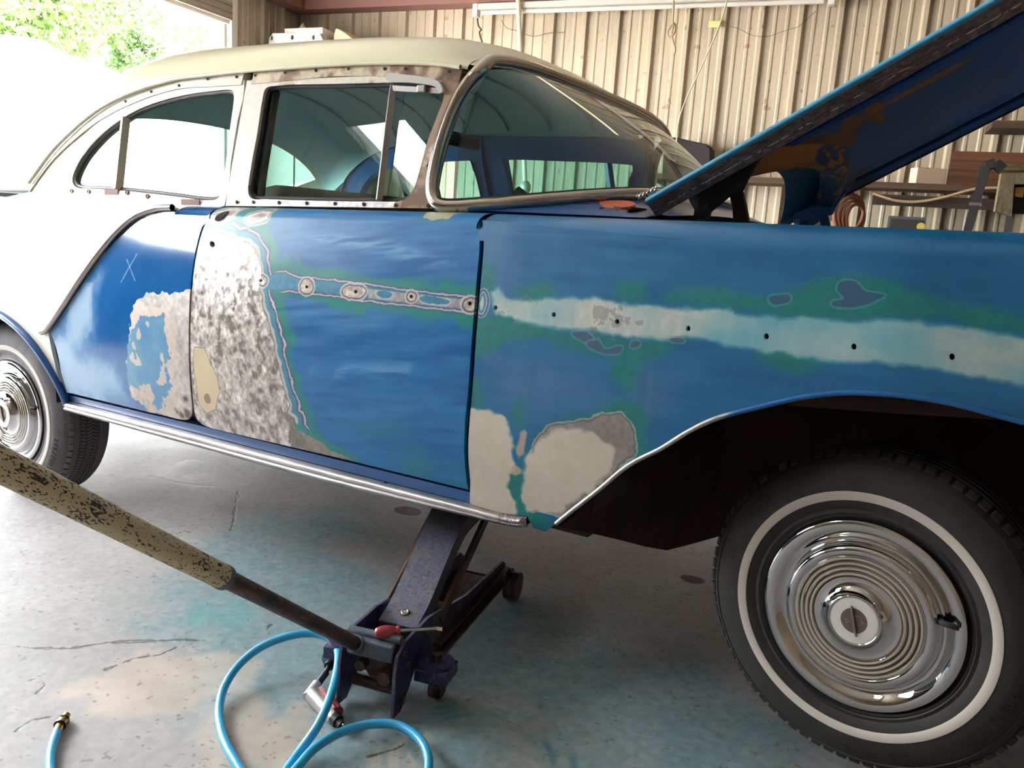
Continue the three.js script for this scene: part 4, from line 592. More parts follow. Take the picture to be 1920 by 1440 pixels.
// ------------------------------------------------------------------ hood, raised
const HA = 0.545, HO = V(-0.605, 1.272, -0.115), HW = 1.45, HL = 1.45;
const HP = (a, b, c) => V(HO.x + a * Math.cos(HA) - c * Math.sin(HA), HO.y + a * Math.sin(HA) + c * Math.cos(HA), HO.z - b);
const hRear = (b) => 0.17 * Math.pow(Math.max(0, Math.sin(Math.PI * b / HW)), 0.85);
const hCrown = (b) => 0.06 * (1 - Math.pow(Math.abs(2 * b / HW - 1), 3));
{
  const hood = mesh('hood', merge([
    grid((s, t) => { const b = t * HW; return HP(lerp(hRear(b), HL, s), b, hCrown(b)); }, 30, 30),
    grid((s, t) => { const b = t * HW; return HP(lerp(hRear(b), HL, s), b, hCrown(b) - 0.004); }, 30, 30),
    grid((s, t) => { const w = t * Math.PI / 2; return HP(lerp(-0.0, HL, s), -0.010 * Math.sin(w * 2) * 0.6, -0.015 * t); }, 20, 6),
    grid((s, t) => HP(lerp(0, HL, s), HW, -0.024 * t), 20, 2)]), mat(0x3a86a6, 0.4, 0, { clearcoat: 0.3, clearcoatRoughness: 0.3 }), car);
  hood.userData.label = 'raised blue hood seen from its underside';
  const flTex = paint(1024, 64, 0, 1.5, 0, 0.06, (x, y, o) => { const n = fbm(x * 30, y * 60, 4, 401), f = fbm(x * 120, y * 200, 3, 403); const g = 92 + (n - .5) * 90 + (f - .5) * 60; o[0] = g * 1.04; o[1] = g * 0.92; o[2] = g * 0.88; const l = Math.abs(y - 0.036 - (n - .5) * 0.004); if (l < 0.0016 && f > 0.42) mix3(o, [214, 196, 178], 0.9); if (n > 0.64) mix3(o, [66, 36, 28], 0.6); o[3] = 0.5; o[4] = 0.5; });
  const fl = mesh('edge_flange', merge([grid((s, t) => HP(lerp(0, HL, s), 0.02 * t, -0.015 - 0.032 * t), 30, 2), grid((s, t) => HP(lerp(0, HL, s), 0.02 + 0.05 * t, -0.047 + 0.011 * t), 30, 1)]), texMat(flTex), hood); fl.userData.label = 'bare scraped metal edge flange';
  mesh('far_flange', grid((s, t) => HP(lerp(0.0, HL, s), HW - 0.075 * t, -0.024 - 0.012 * t), 30, 2), mat(0x1c1514, 0.8), hood);
  const uTex = paint(1024, 1024, 0, HL, 0, HW, (a, b, o) => {
    const n = fbm(a * 7, b * 7, 4, 411), f = fbm(a * 50, b * 50, 3, 413), m = fbm(a * 20, b * 5, 3, 415); o[0] = 22 + (n - .5) * 18; o[1] = 90 + (n - .5) * 26 + (f - .5) * 12; o[2] = 168 + (n - .5) * 34 + (f - .5) * 12; o[3] = 0.7 + (n - .5) * 0.2;
    const ar = a - hRear(b);
    const d = Math.hypot((ar - 0.16) / (0.3 + b * 0.05), (b - 0.42) / 0.34) + (m - .5) * 1.3; mix3(o, [150, 92, 44], 0.92 * sstep(0.75, 0.55, d));
    const d2 = Math.hypot((ar - 0.46 - (b - 0.42) * 0.5) / 0.16, (b - 0.42) / 0.05) + (m - .5) * 0.8; mix3(o, [164, 100, 46], 0.85 * sstep(0.8, 0.6, d2));
    if (b > 1.15 && ar < 0.5 && n > 0.5) mix3(o, [92, 60, 46], 0.6);
  });
  const inner = mesh('inner_panel', merge([
    grid((s, t) => { const b = lerp(0.07, HW - 0.08, t), e = Math.min(b - 0.07, HW - 0.08 - b), r = sstep(0, 0.06, e); return HP(lerp(hRear(b) + 0.10, HL - 0.05, s), b, -0.036 + 0.02 * r + hCrown(b) * 0.3); }, 30, 40, (q, s, t) => { const b = lerp(0.07, HW - 0.08, t); return [lerp(hRear(b) + 0.10, HL - 0.05, s) / HL, b / HW]; })]), texMat(uTex), hood);
  inner.userData.label = 'dark blue hood underside with orange rust streaks';
  mesh('rear_brace', merge([grid((s, t) => { const b = lerp(0.09, HW - 0.1, s), w = t * Math.PI; return HP(hRear(b) + 0.105 + 0.10 * t, b, -0.018 - 0.04 * Math.sin(w) + hCrown(b) * 0.3); }, 30, 8)]), texMat(paint(512, 128, 0, 1.4, 0, 0.2, (x, y, o) => { const n = fbm(x * 12, y * 30, 4, 421); o[0] = 30; o[1] = 62; o[2] = 110; mix3(o, [160, 104, 60], sstep(0.42, 0.56, n + 0.25 * sstep(0.9, 0.2, x) - 0.1)); o[3] = 0.7; })), hood);
  for (const b of [0.16, HW - 0.2]) mesh('stiffener', tube(Array.from({ length: 12 }, (_, i) => HP(lerp(0.32, HL - 0.1, i / 11), b + 0.02 * Math.sin(i * 0.5), -0.032 + hCrown(b) * 0.3)), 0.008, 30, 8), blueIn, hood);
  const hp = (l, z) => l.map(([a, b]) => { const p = onZ(1200 + a / 4.571, 240 + b / 4.571, z); return [p.x, p.y]; });
  const plate = (l, z, d) => { const P = hp(l, z), sh = new THREE.Shape(P.map((p) => new THREE.Vector2(...p))); return new THREE.ExtrudeGeometry(sh, { depth: d, bevelEnabled: false }).translate(0, 0, z - d); };
  const hingeG = merge([plate([[385, 530], [560, 450], [700, 372], [900, 270], [1045, 190], [1050, 215], [960, 350], [870, 530], [770, 572], [595, 715], [570, 800], [450, 800], [465, 700], [430, 640]], -0.2, 0.02), plate([[765, 570], [868, 530], [900, 650], [930, 815], [800, 815], [790, 680]], -0.24, 0.018), rod(onZ(1318, 384, -0.19), onZ(1318, 384, -0.27), 0.012), rod(V(-0.5, 1.0, -0.21), V(-0.5, 1.235, -0.21), 0.022)]);
  const hinge = mesh('hood_hinge', hingeG, mat(0x17171a, 0.6, 0.2), car); hinge.userData.label = 'black hood hinge bracket';
  mesh('hood_hinge', mirrorZ(hingeG), blueIn, car);
  mesh('radiator_support', merge([bx(0.06, 0.5, 1.5, 0.82, 0.85, ZC), bx(0.1, 0.05, 1.5, 0.8, 1.12, ZC)]), mat(0x1a1a1c, 0.7), car);
  mesh('engine_block', merge([bx(0.62, 0.34, 0.44, 0.0, 0.82, ZC, 0.05), bx(0.5, 0.10, 0.16, 0.0, 1.03, ZC + 0.17, 0.04), bx(0.5, 0.10, 0.16, 0.0, 1.03, ZC - 0.17, 0.04), new THREE.CylinderGeometry(0.16, 0.16, 0.09, 28).translate(0.02, 1.12, ZC)]), mat(0x2d4a44, 0.6, 0.1), car);
  const nose = mesh('nose_panel', grid((s, t) => { const k = lerp(-1, 1, s); return V(0.93 + 0.06 * (1 - k * k), lerp(0.52, 1.13, t), ZC + k * 0.80); }, 24, 4), blueGloss, car);
  mesh('grille_opening', grid((s, t) => { const k = lerp(-0.62, 0.62, s); return V(0.942 + 0.06 * (1 - k * k), lerp(0.66, 0.94, t), ZC + k * 0.80); }, 24, 2), blackIn, nose);
  for (const k of [-1, 1]) { mesh('headlight', new THREE.SphereGeometry(0.09, 24, 12, 0, Math.PI * 2, 0, Math.PI / 2).rotateZ(-Math.PI / 2).scale(0.5, 1, 1).translate(0.93, 0.98, ZC + k * 0.68), mat(0xdfe4e4, 0.1), nose); mesh('headlight_ring', new THREE.TorusGeometry(0.095, 0.014, 10, 36).rotateY(Math.PI / 2).translate(0.935, 0.98, ZC + k * 0.68), chrome, nose); }
  mesh('front_bumper', tube([V(0.6, 0.6, 0.1), V(0.98, 0.6, 0.02), V(1.1, 0.6, -0.3), V(1.13, 0.6, ZC), V(1.1, 0.6, mir(-0.3)), V(0.98, 0.6, mir(0.02)), V(0.6, 0.6, mir(0.1))], 0.07, 60, 10), chrome, car);
  const twist = onZ(1210, 362, -0.13); mesh('twisted_wire', new THREE.TubeGeometry(new THREE.CatmullRomCurve3(Array.from({ length: 20 }, (_, i) => V(twist.x - 0.02 + i * 0.0025, twist.y - 0.012 + i * 0.0012 + 0.006 * Math.sin(i * 1.7), twist.z + 0.006 * Math.cos(i * 1.7)))), 60, 0.0035, 6), chrome, hood);
}

// ------------------------------------------------------------------ wheels
const font = await new FontLoader().loadAsync('fonts/droid/droid_sans_bold.typeface.json');
const lathe = (P, n = 96) => new THREE.LatheGeometry(P.map(([r, z]) => new THREE.Vector2(r, z)), n).rotateX(Math.PI / 2);
const fine = (P, n) => { const c = new THREE.CatmullRomCurve3(P.map(([r, z]) => V(r, z, 0)), false, 'centripetal'); return c.getPoints(n).map((p) => [p.x, p.y]); };
function buildWheel(tireName, tread) {
  const half = [[0.197, -0.016], [0.206, -0.006], [0.214, -0.003], [0.219, 0.002], [0.226, 0.0], [0.235, 0.004], [0.2465, 0.0065], [0.2655, 0.0075], [0.285, 0.006], [0.302, 0.0], [0.318, -0.008], [0.322, -0.0105], [0.3235, -0.009], [0.330, -0.015], [0.337, -0.026], [0.3405, -0.034]];
  const tr = [[0.3425, -0.042], [0.3425, -0.060], [0.336, -0.062], [0.336, -0.067], [0.344, -0.069], [0.344, -0.085], [0.337, -0.087], [0.337, -0.091], [0.3445, -0.093], [0.3445, -0.111], [0.337, -0.113], [0.337, -0.117], [0.344, -0.119], [0.344, -0.135], [0.336, -0.137], [0.336, -0.142], [0.3425, -0.144], [0.3425, -0.162]];
  const back = half.slice().reverse().map(([r, z]) => [r, -0.204 - z]);
  const tire = mesh(tireName, toCreasedNormals(lathe([...half, ...tr, ...back], 120), 0.6), tread, car);
  mesh('whitewall', lathe([[0.2460, 0.0058], [0.2465, 0.0078], [0.256, 0.0085], [0.265, 0.0088], [0.2656, 0.0068]], 128), mat(0xbcb3aa, 0.7), tire);
  mesh('rim', lathe(fine([[0.222, -0.004], [0.216, 0.0], [0.209, -0.003], [0.203, -0.012], [0.196, -0.02], [0.17, -0.03], [0.1, -0.03], [0.0, -0.03]], 40), 96), mat(0x151314, 0.35, 0.2), tire);
  const hub = mesh('hubcap', lathe([[0.2040, -0.006], [0.2045, 0.0], [0.2035, 0.004], ...fine([[0.202, 0.0055], [0.195, 0.0075], [0.185, 0.006], [0.175, 0.000], [0.166, -0.006], [0.160, -0.007]], 16), ...fine([[0.1585, -0.006], [0.156, 0.004], [0.150, 0.013], [0.142, 0.017], [0.134, 0.0155], [0.1305, 0.0125]], 14),
    ...[0, 1, 2, 3].flatMap((k) => { const r = 0.129 - k * 0.0105, z = 0.0125 + k * 0.0015; return [[r, z], [r - 0.001, z + 0.004], [r - 0.0035, z + 0.005], [r - 0.006, z + 0.004], [r - 0.007, z], [r - 0.0095, z]]; }),
    ...fine([[0.086, 0.018], [0.080, 0.017], [0.070, 0.019], [0.060, 0.026], [0.055, 0.033]], 12), [0.0535, 0.0365], [0.0515, 0.0375], [0.0495, 0.0365], [0.0485, 0.0345], [0, 0.0345]], 160), mat(0xd2d2d4, 0.045, 1), tire); hub.userData.label = 'chrome hubcap with concentric rings';
  mesh('dust_rings', merge([0, 1, 2, 3].map((k) => { const r = 0.1255 - k * 0.0105, z = 0.0178 + k * 0.0015; return lathe([[r + 0.0022, z - 0.0006], [r, z], [r - 0.0022, z - 0.0006]], 96); })), mat(0xa89d8c, 0.5, 0.2), tire);
  mesh('groove_dirt', merge([0, 1, 2, 3].map((k) => { const r = 0.129 - k * 0.0105 - 0.0083, z = 0.0129 + k * 0.0015; return lathe([[r + 0.0017, z], [r - 0.0017, z]], 96); })), mat(0x5a432e, 0.7), tire);
  mesh('emblem', lathe([[0.0485, 0.0348], [0.047, 0.0356], [0.027, 0.0356], [0.0265, 0.0348]], 64), mat(0xc3bfb9, 0.45), tire);
  mesh('emblem_disc', new THREE.CylinderGeometry(0.0265, 0.0265, 0.001, 40).rotateX(Math.PI / 2).translate(0, 0, 0.0352), mat(0x5f5050, 0.4, 0.3), tire);
  mesh('emblem_rocket', merge([new THREE.CapsuleGeometry(0.0022, 0.062, 4, 10).rotateZ(0.28).translate(0, 0, 0.038), ...[[0.015, 0.004, 0.9], [0.019, 0.001, 1.2], [-0.016, -0.002, 1.4], [-0.014, -0.007, 0.7], [0.004, 0.012, 1.1], [-0.009, -0.004, 1.2]].map(([x, y, a]) => bx(0.006, 0.0012, 0.001, 0, 0, 0).rotateZ(a - 0.9).translate(x, y, 0.0362))]), dullChrome, tire);
  mesh('valve_stem', tube([V(0.150, 0.040, -0.002), V(0.157, 0.046, 0.014), V(0.168, 0.048, 0.020), V(0.186, 0.047, 0.016)], 0.006, 20, 8), rubber, tire);
  // shoulder tread blocks
  const bg = new RoundedBoxGeometry(0.021, 0.012, 0.018, 1, 0.002);
  for (let k = 0; k < 76; k++) { const a = k / 76 * Math.PI * 2, b = mesh('tread_block', bg, tread, tire); b.position.set(Math.cos(a) * 0.3385, Math.sin(a) * 0.3385, -0.031); b.rotation.set(0, 0, a - Math.PI / 2); b.rotateX(0.75); }
  // raised sidewall lettering, reading clockwise
  const let_ = []; const arc = (txt, r, mid, size) => { const w = size * 0.98 / r; [...txt].forEach((ch, i) => { if (ch === ' ') return; const g = new TextGeometry(ch, { font, size, depth: 0.0016, curveSegments: 3 }); g.computeBoundingBox(); g.translate(-(g.boundingBox.max.x + g.boundingBox.min.x) / 2, -size / 2, 0); const a = mid - (i - (txt.length - 1) / 2) * w; const rr = r; g.rotateX(-0.24); g.rotateZ(a - Math.PI / 2); g.translate(Math.cos(a) * rr, Math.sin(a) * rr, 0.0022); let_.push(g); }); };
  arc('ALL SEASON', 0.296, 2.72, 0.019); arc('205/70R15', 0.296, -0.45, 0.019); arc('95S  M/S', 0.296, -1.32, 0.019);
  mesh('sidewall_lettering', merge(let_), mat(0x221f20, 0.6), tire);
  return tire;
}
const sideMat = texMat(paint(512, 512, 0, 1, 0, 1, (x, y, o) => { const n = fbm(x * 40, y * 8, 4, 501), f = fbm(x * 160, y * 60, 2, 503); const g = 32 + (n - .5) * 20 + (f - .5) * 12; o[0] = g * 1.05; o[1] = g * 0.97; o[2] = g * 0.95; o[3] = 0.7; }));
const treadMat = texMat(paint(2048, 256, 0, 2.15, 0, 1, (x, y, o) => {       // lateral sipes between the ribs
  const n = fbm(x * 40, y * 8, 3, 511); let g = 92 + (n - .5) * 24; const lat = Math.abs(((x / 2.15 * 150 + 0.25 * Math.sin(y * 120)) % 1 + 1) % 1 - 0.5); if (y > 0.36 && y < 0.64 && lat < 0.13) g = 24; o[0] = g * 1.03; o[1] = g * 0.97; o[2] = g; o[3] = 0.8;
}));
const fw = buildWheel('front_wheel', sideMat); fw.position.set(0, 0.4361, 0); fw.rotation.y = -0.16437; fw.userData.label = 'narrow whitewall front wheel with chrome hubcap, turned slightly';
const rw = buildWheel('rear_wheel', treadMat); rw.position.copy(RW); rw.userData.label = 'rear wheel standing on the floor';
mesh('axle', merge([rod(V(-3.1, 0.345, -0.1), V(-3.1, 0.345, mir(-0.1)), 0.045), new THREE.SphereGeometry(0.15, 20, 14).translate(-3.1, 0.345, ZC)]), mat(0x241f1d, 0.9), car);
mesh('front_suspension', merge([rod(V(0, 0.43, -0.12), V(-0.05, 0.46, -0.7), 0.03), bx(0.12, 0.1, 1.0, 0, 0.5, ZC)]), mat(0x241f1d, 0.9), car);
for (const [x, y] of [[0, 0.4361], [-3.1, 0.345]]) mesh('far_wheel', toCreasedNormals(lathe([[0.05, 0], [0.2, -0.01], [0.215, 0.0], [0.27, 0.008], [0.32, -0.01], [0.342, -0.04], [0.344, -0.1], [0.342, -0.16], [0.32, -0.194], [0.27, -0.21], [0.2, -0.19], [0.05, -0.19]], 64), 0.6).translate(x, y, mir(0) + 0.2), sideMat, car);

// ------------------------------------------------------------------ floor jack
const JF = V(-0.195, 0, -0.981).normalize(), JR = V(0.981, 0, -0.195).normalize(), JO = V(-1.03, 0, 0.31);
const JP = (f, r, y) => JO.clone().addScaledVector(JF, f).addScaledVector(JR, r).setY(y);
const JM = new THREE.Matrix4().makeBasis(JF, V(0, 1, 0), JR).setPosition(JO);      // local x = forward, y = up, z = right
const jackTex = (b, seed_) => texMat(paint(512, 256, 0, 1, 0, 0.5, (x, y, o) => { const n = fbm(x * 14, y * 14, 4, seed_), f = fbm(x * 80, y * 80, 3, seed_ + 3), s = fbm(x * 60, y * 12, 3, seed_ + 7); o[0] = b[0] + (f - .5) * 40; o[1] = b[1] + (f - .5) * 40; o[2] = b[2] + (f - .5) * 44; mix3(o, [122, 112, 104], 0.55 * sstep(0.48, 0.72, n + (s - .5) * 0.3)); mix3(o, [82, 58, 42], 0.6 * sstep(0.66, 0.78, s)); o[3] = 0.5 + (n - .5) * 0.3; o[4] = 0.15; }));
const jBlue = jackTex([44, 46, 92], 601), jArm = jackTex([92, 94, 116], 611), jRust = jackTex([70, 52, 40], 621), jGrey = jackTex([74, 88, 104], 631);
const jack = thing('floor_jack', 'worn blue trolley jack lifting the sedan beside the sill, long scuffed pump handle', 'jack', V(0, 0, 0));
{
  const prof = [[-0.035, 0.012], [0.0, 0.01], [0.045, 0.05], [0.075, 0.085], [0.14, 0.075], [0.70, 0.06], [0.755, 0.065], [0.765, 0.10], [0.74, 0.118], [0.42, 0.135], [0.22, 0.175], [0.15, 0.188], [0.02, 0.185], [-0.025, 0.165], [-0.035, 0.12]];
  const shp = new THREE.Shape(prof.map((p) => new THREE.Vector2(...p)));
  for (const r of [-0.078, 0.07]) {
    const g = new THREE.ExtrudeGeometry(shp, { depth: 0.007, bevelEnabled: true, bevelSize: 0.001, bevelThickness: 0.001, bevelSegments: 1 }).translate(0, 0, r); g.applyMatrix4(JM); const pl = mesh('side_plate', g, jBlue, jack);
    const s = Math.sign(r), fl = [bx(0.56, 0.006, 0.034, 0.46, 0.066, r + s * 0.02), bx(0.56, 0.006, 0.028, 0.46, 0.1, r + s * 0.016).rotateZ(0)].map((q) => q.applyMatrix4(JM)); mesh('rail_flange', merge(fl), jRust, pl);
    for (const [f, y] of [[0.005, 0.16], [0.03, 0.12], [0.0, 0.04], [0.14, 0.15]]) mesh('bolt', new THREE.CylinderGeometry(0.009, 0.009, 0.01, 6).rotateX(Math.PI / 2).translate(f, y, r + (s > 0 ? 0.012 : -0.005)).applyMatrix4(JM), jRust, pl);
    mesh('caster_bracket', merge([bx(0.085, 0.035, 0.085, 0.1, 0.078, r + s * 0.055, 0.004), new THREE.CylinderGeometry(0.045, 0.045, 0.012, 24).translate(0.1, 0.1, r + s * 0.055)].map((q) => q.applyMatrix4(JM))), jBlue, jack);
    mesh('caster_nut', new THREE.CylinderGeometry(0.013, 0.013, 0.02, 6).translate(0.1, 0.115, r + s * 0.055).applyMatrix4(JM), jRust, jack);
    mesh('caster_wheel', merge([new THREE.CylinderGeometry(0.029, 0.029, 0.026, 24).rotateX(Math.PI / 2).translate(0.11, 0.029, r + s * 0.055), new THREE.TorusGeometry(0.02, 0.006, 8, 20).translate(0.11, 0.029, r + s * 0.068)].map((q) => q.applyMatrix4(JM))), jRust, jack);
    mesh('front_wheel', merge([new THREE.CylinderGeometry(0.045, 0.045, 0.035, 28).rotateX(Math.PI / 2).translate(0.735, 0.045, r + s * 0.05), new THREE.CylinderGeometry(0.05, 0.05, 0.008, 28).rotateX(Math.PI / 2).translate(0.735, 0.05, r + s * 0.032)].map((q) => q.applyMatrix4(JM))), jRust, jack);
  }
  mesh('front_axle', rod(JP(0.735, -0.12, 0.05), JP(0.735, 0.12, 0.05), 0.014), jRust, jack);
  mesh('cross_bar', merge([rod(JP(0.03, -0.075, 0.045), JP(0.03, 0.075, 0.045), 0.014), bx(0.006, 0.08, 0.14, 0.36, 0.09, 0).applyMatrix4(JM), bx(0.5, 0.006, 0.14, 0.45, 0.07, 0).applyMatrix4(JM)]), jRust, jack);
  mesh('hydraulic_unit', merge([rod(JP(0.07, -0.05, 0.085), JP(0.07, 0.05, 0.085), 0.03), rod(JP(0.02, 0.0, 0.095), JP(0.32, 0.0, 0.10), 0.032), rod(JP(-0.005, -0.035, 0.105), JP(0.05, -0.035, 0.105), 0.014), rod(JP(-0.005, 0.03, 0.085), JP(0.05, 0.03, 0.085), 0.018)]), jRust, jack);
  mesh('release_rod', rod(JP(0.10, -0.01, 0.135), JP(0.02, 0.045, 0.15), 0.007), dullChrome, jack);
  const yoke = mesh('handle_yoke', merge([bx(0.05, 0.045, 0.125, 0.0, 0.165, 0.0, 0.006).applyMatrix4(JM), rod(JP(0.005, -0.07, 0.19), JP(0.005, 0.07, 0.192), 0.011)]), jGrey, jack); void yoke;
  // lift arm
  const path = [[0.13, 0.160], [0.20, 0.188], [0.28, 0.245], [0.36, 0.305], [0.44, 0.348], [0.56, 0.362]], cp = new THREE.CatmullRomCurve3(path.map(([f, y]) => V(f, y, 0)));
  const armG = [grid((s, t) => { const p = cp.getPoint(s); return V(p.x, p.y, lerp(-0.057, 0.05, t)); }, 24, 4), ...[-0.057, 0.05].map((z) => grid((s, t) => { const p = cp.getPoint(s), n = cp.getTangent(s); return V(p.x + n.y * 0.05 * t, p.y - n.x * 0.05 * t, z); }, 24, 2)), grid((s, t) => { const p = cp.getPoint(s), n = cp.getTangent(s); return V(p.x + n.y * 0.006, p.y - n.x * 0.006, lerp(-0.057, 0.05, t)); }, 24, 2)];
  const arm = mesh('lift_arm', merge(armG.map((g) => g.applyMatrix4(JM))), jArm, jack); arm.userData.label = 'flat scuffed lift arm plate';
  mesh('arm_bolt', merge([new THREE.TorusGeometry(0.008, 0.003, 6, 16).rotateX(Math.PI / 2), new THREE.CylinderGeometry(0.005, 0.005, 0.004, 10)].map((g) => g.rotateZ(0.5).translate(0.17, 0.178, 0.0).applyMatrix4(JM))), dullChrome, arm);
  mesh('link_rod', merge([0.078, -0.085].map((z) => bar(V(0.22, 0.15, z).applyMatrix4(JM), V(0.54, 0.33, z).applyMatrix4(JM), 0.012, 0.022))), jRust, jack);
  mesh('saddle', merge([new THREE.CylinderGeometry(0.045, 0.03, 0.02, 24).translate(0.53, 0.370, 0).applyMatrix4(JM)]), jRust, jack);
  // handle: thin lower tube, thick peeling sleeve
  const h0 = along(668, 1208, 1.995), h1 = along(-30, 855, 1.03), dir = h1.clone().sub(h0);
  let best = 0, bd = 1e9; for (let k = 0; k <= 200; k++) { const p = h0.clone().addScaledVector(dir, k / 200), d = p.clone().sub(CAM.c), w = d.dot(cf), u = 960 + CAM.f * d.dot(cr) / w; if (Math.abs(u - 415) < bd) { bd = Math.abs(u - 415); best = k / 200; } }
  const jm = h0.clone().addScaledVector(dir, best), end = h0.clone().addScaledVector(dir, 1.06);
  const hTex = (sd, pale) => texMat(paint(512, 1024, 0, 1, 0, 1, (x, y, o) => { const n = fbm(x * 16, y * 30, 4, sd), f = fbm(x * 60, y * 120, 3, sd + 2), b = fbm(x * 3, y * 7, 3, sd + 4); o[0] = 62 + (f - .5) * 50; o[1] = 50 + (f - .5) * 44; o[2] = 44 + (f - .5) * 40; if (pale) mix3(o, [206, 188, 150], 0.95 * sstep(0.34, 0.39, f * 0.75 + n * 0.25 + 0.10 * sstep(0.60, 0.50, y + (n - .5) * .1) + 0.06 * sstep(0.72, 0.82, y + (n - .5) * .1) - 0.10 + (b - .5) * 0.22)); else { mix3(o, [104, 70, 46], 0.8 * sstep(0.5, 0.62, n)); mix3(o, [30, 28, 32], 0.8 * sstep(0.58, 0.66, b)); } o[3] = 0.55; o[4] = 0.1; }));
  const handle = mesh('handle', rod(h0, jm.clone().addScaledVector(dir, 0.02), 0.0175, 0.0175, 28), hTex(701, false), jack); handle.userData.label = 'rusty lower handle tube';
  const sl = mesh('handle_sleeve', rod(jm, end, 0.0225, 0.0225, 32), hTex(711, true), handle); sl.userData.label = 'thick handle sleeve with peeling cream paint';
  const dn = dir.clone().normalize(); mesh('collar', merge([rod(jm.clone().addScaledVector(dn, -0.012), jm.clone().addScaledVector(dn, 0.002), 0.0235, 0.0235, 28), rod(h0.clone().addScaledVector(dn, -0.03), h0.clone().addScaledVector(dn, 0.012), 0.022, 0.022, 24)]), jGrey, handle);
}
// ------------------------------------------------------------------ things lying about
{
  const a = onY(702, 1187, 0.205), b = onY(749, 1182, 0.205), c = onY(818, 1178.5, 0.200), d = onY(829, 1180, 0.197);
  const s = thing('screwdriver', 'red handled screwdriver lying across the jack frame', 'screwdriver');
  const ax = b.clone().sub(a), L = ax.length(); const pr = [[0.001, 0], [0.010, 0.003], [0.0145, 0.014], [0.0155, 0.03], [0.0145, L * 0.62], [0.0115, L * 0.78], [0.0105, L * 0.85], [0.0125, L * 0.93], [0.012, L], [0.001, L]];
  const g = new THREE.LatheGeometry(fine(pr, 40).map(([r, y]) => new THREE.Vector2(Math.max(0.0005, r), y)), 12); g.applyQuaternion(new THREE.Quaternion().setFromUnitVectors(V(0, 1, 0), ax.clone().normalize())); g.translate(a.x, a.y, a.z);
  mesh('grip', g, mat(0x9c2b34, 0.25, 0, { clearcoat: 0.6 }), s);
  mesh('shaft', merge([rod(b, c, 0.0045), bar(c, d, 0.009, 0.0025)]), mat(0xd4cfca, 0.2, 1), s);
}
{
  const H = [[470, 1560, .012], [500, 1500, .012], [540, 1440, .016], [565, 1405, .022], [596, 1360, .05], [618, 1310, .075], [631, 1262, .085], [634, 1225, .09], [622, 1200, .085], [590, 1188, .085], [545, 1192, .08], [490, 1213, .065], [447, 1248, .045], [420, 1290, .025], [411, 1335, .014], [418, 1380, .012], [440, 1425, .012], [475, 1470, .012], [520, 1478, .03], [552, 1445, .034], [590, 1403, .034], [640, 1373, .034], [695, 1358, .036], [745, 1360, .036], [783, 1382, .034], [802, 1415, .03], [802, 1450, .02], [780, 1500, .012]];
  const g = new THREE.TubeGeometry(new THREE.CatmullRomCurve3(H.map(([x, y, h]) => onY(x, y, h)), false, 'centripetal'), 320, 0.0105, 12);
  tag(mesh('air_hose', g, mat(0x2f9fd0, 0.35, 0, { clearcoat: 0.2 })), 'bright blue rubber air hose looping on the floor beside the jack', 'hose');
  const e = thing('air_hose', 'short end of blue air hose with brass coupling on bare concrete', 'hose');
  const q = [[110, 1560], [98, 1480], [94, 1430], [98, 1400], [107, 1373]].map(([x, y]) => onY(x, y, 0.012)), br = [onY(107, 1373, 0.012), onY(112, 1360, 0.012), onY(119, 1350, 0.012), onY(125, 1341, 0.012)];
  mesh('tube', new THREE.TubeGeometry(new THREE.CatmullRomCurve3(q), 40, 0.010, 12), mat(0x2f9fd0, 0.35), e);
  const brass = mat(0xb08d4c, 0.28, 1); mesh('ferrule', rod(br[0], br[1], 0.0095), brass, e); mesh('nut', rod(br[1], br[2], 0.0125, 0.0125, 6), brass, e); mesh('plug', rod(br[2], br[3], 0.0085), brass, e);
  for (const o of [br[1], br[2]]) { const r = mesh('ring', new THREE.TorusGeometry(0.0115, 0.0018, 8, 20), rubber, e); r.position.copy(o); r.quaternion.setFromUnitVectors(V(0, 0, 1), br[3].clone().sub(br[0]).normalize()); }
}
{
  const t = thing('air_grinder', 'small silver and red angle die grinder lying inside the hose loop', 'power tool');
  const P = (x, y, h) => onY(x, y, h), silver = mat(0xc7c4c4, 0.3, 0.8), red = mat(0x9d3c3e, 0.45), black = mat(0x1c1b1d, 0.5);
  mesh('body', merge([rod(P(588, 1303, .022), P(616, 1334, .02), 0.0215, 0.019, 24), rod(P(616, 1334, .02), P(628, 1349, .018), 0.017, 0.015, 20)]), silver, t);
  mesh('grip', merge([rod(P(614, 1314, .026), P(632, 1337, .022), 0.0185, 0.0165, 20), bar(P(601, 1293, .034), P(618, 1313, .034), 0.014, 0.01)]), red, t);
  mesh('lever', bar(P(600, 1291, .042), P(628, 1330, .038), 0.011, 0.005), red, t);
  mesh('head', rod(P(575, 1307, .02), P(594, 1282, .024), 0.0115, 0.0115, 20), mat(0xd8d2cb, 0.4, 0.3), t);
  mesh('spindle', merge([rod(P(597, 1281, .026), P(611, 1262, .03), 0.009), rod(P(611, 1262, .03), P(616, 1250, .032), 0.006), rod(P(616, 1250, .032), P(624, 1238, .036), 0.013)]), black, t);
  const pad = mesh('sanding_pad', new THREE.CylinderGeometry(0.029, 0.029, 0.007, 32), mat(0x5b93a4, 0.7), t); pad.position.copy(P(623, 1238, .036)); pad.quaternion.setFromUnitVectors(V(0, 1, 0), P(640, 1215, .05).sub(P(605, 1262, .03)).normalize());
  mesh('swivel', merge([rod(P(626, 1346, .02), P(634, 1353, .018), 0.0155), rod(P(634, 1353, .018), P(641, 1361, .016), 0.0105)]), black, t);
  for (let k = 0; k < 4; k++) mesh('thread', rod(P(635 + k * 3, 1350 + k * 3, .019), P(636.6 + k * 3, 1351.6 + k * 3, .019), 0.0085 - k * 0.0008), chrome, t);
}
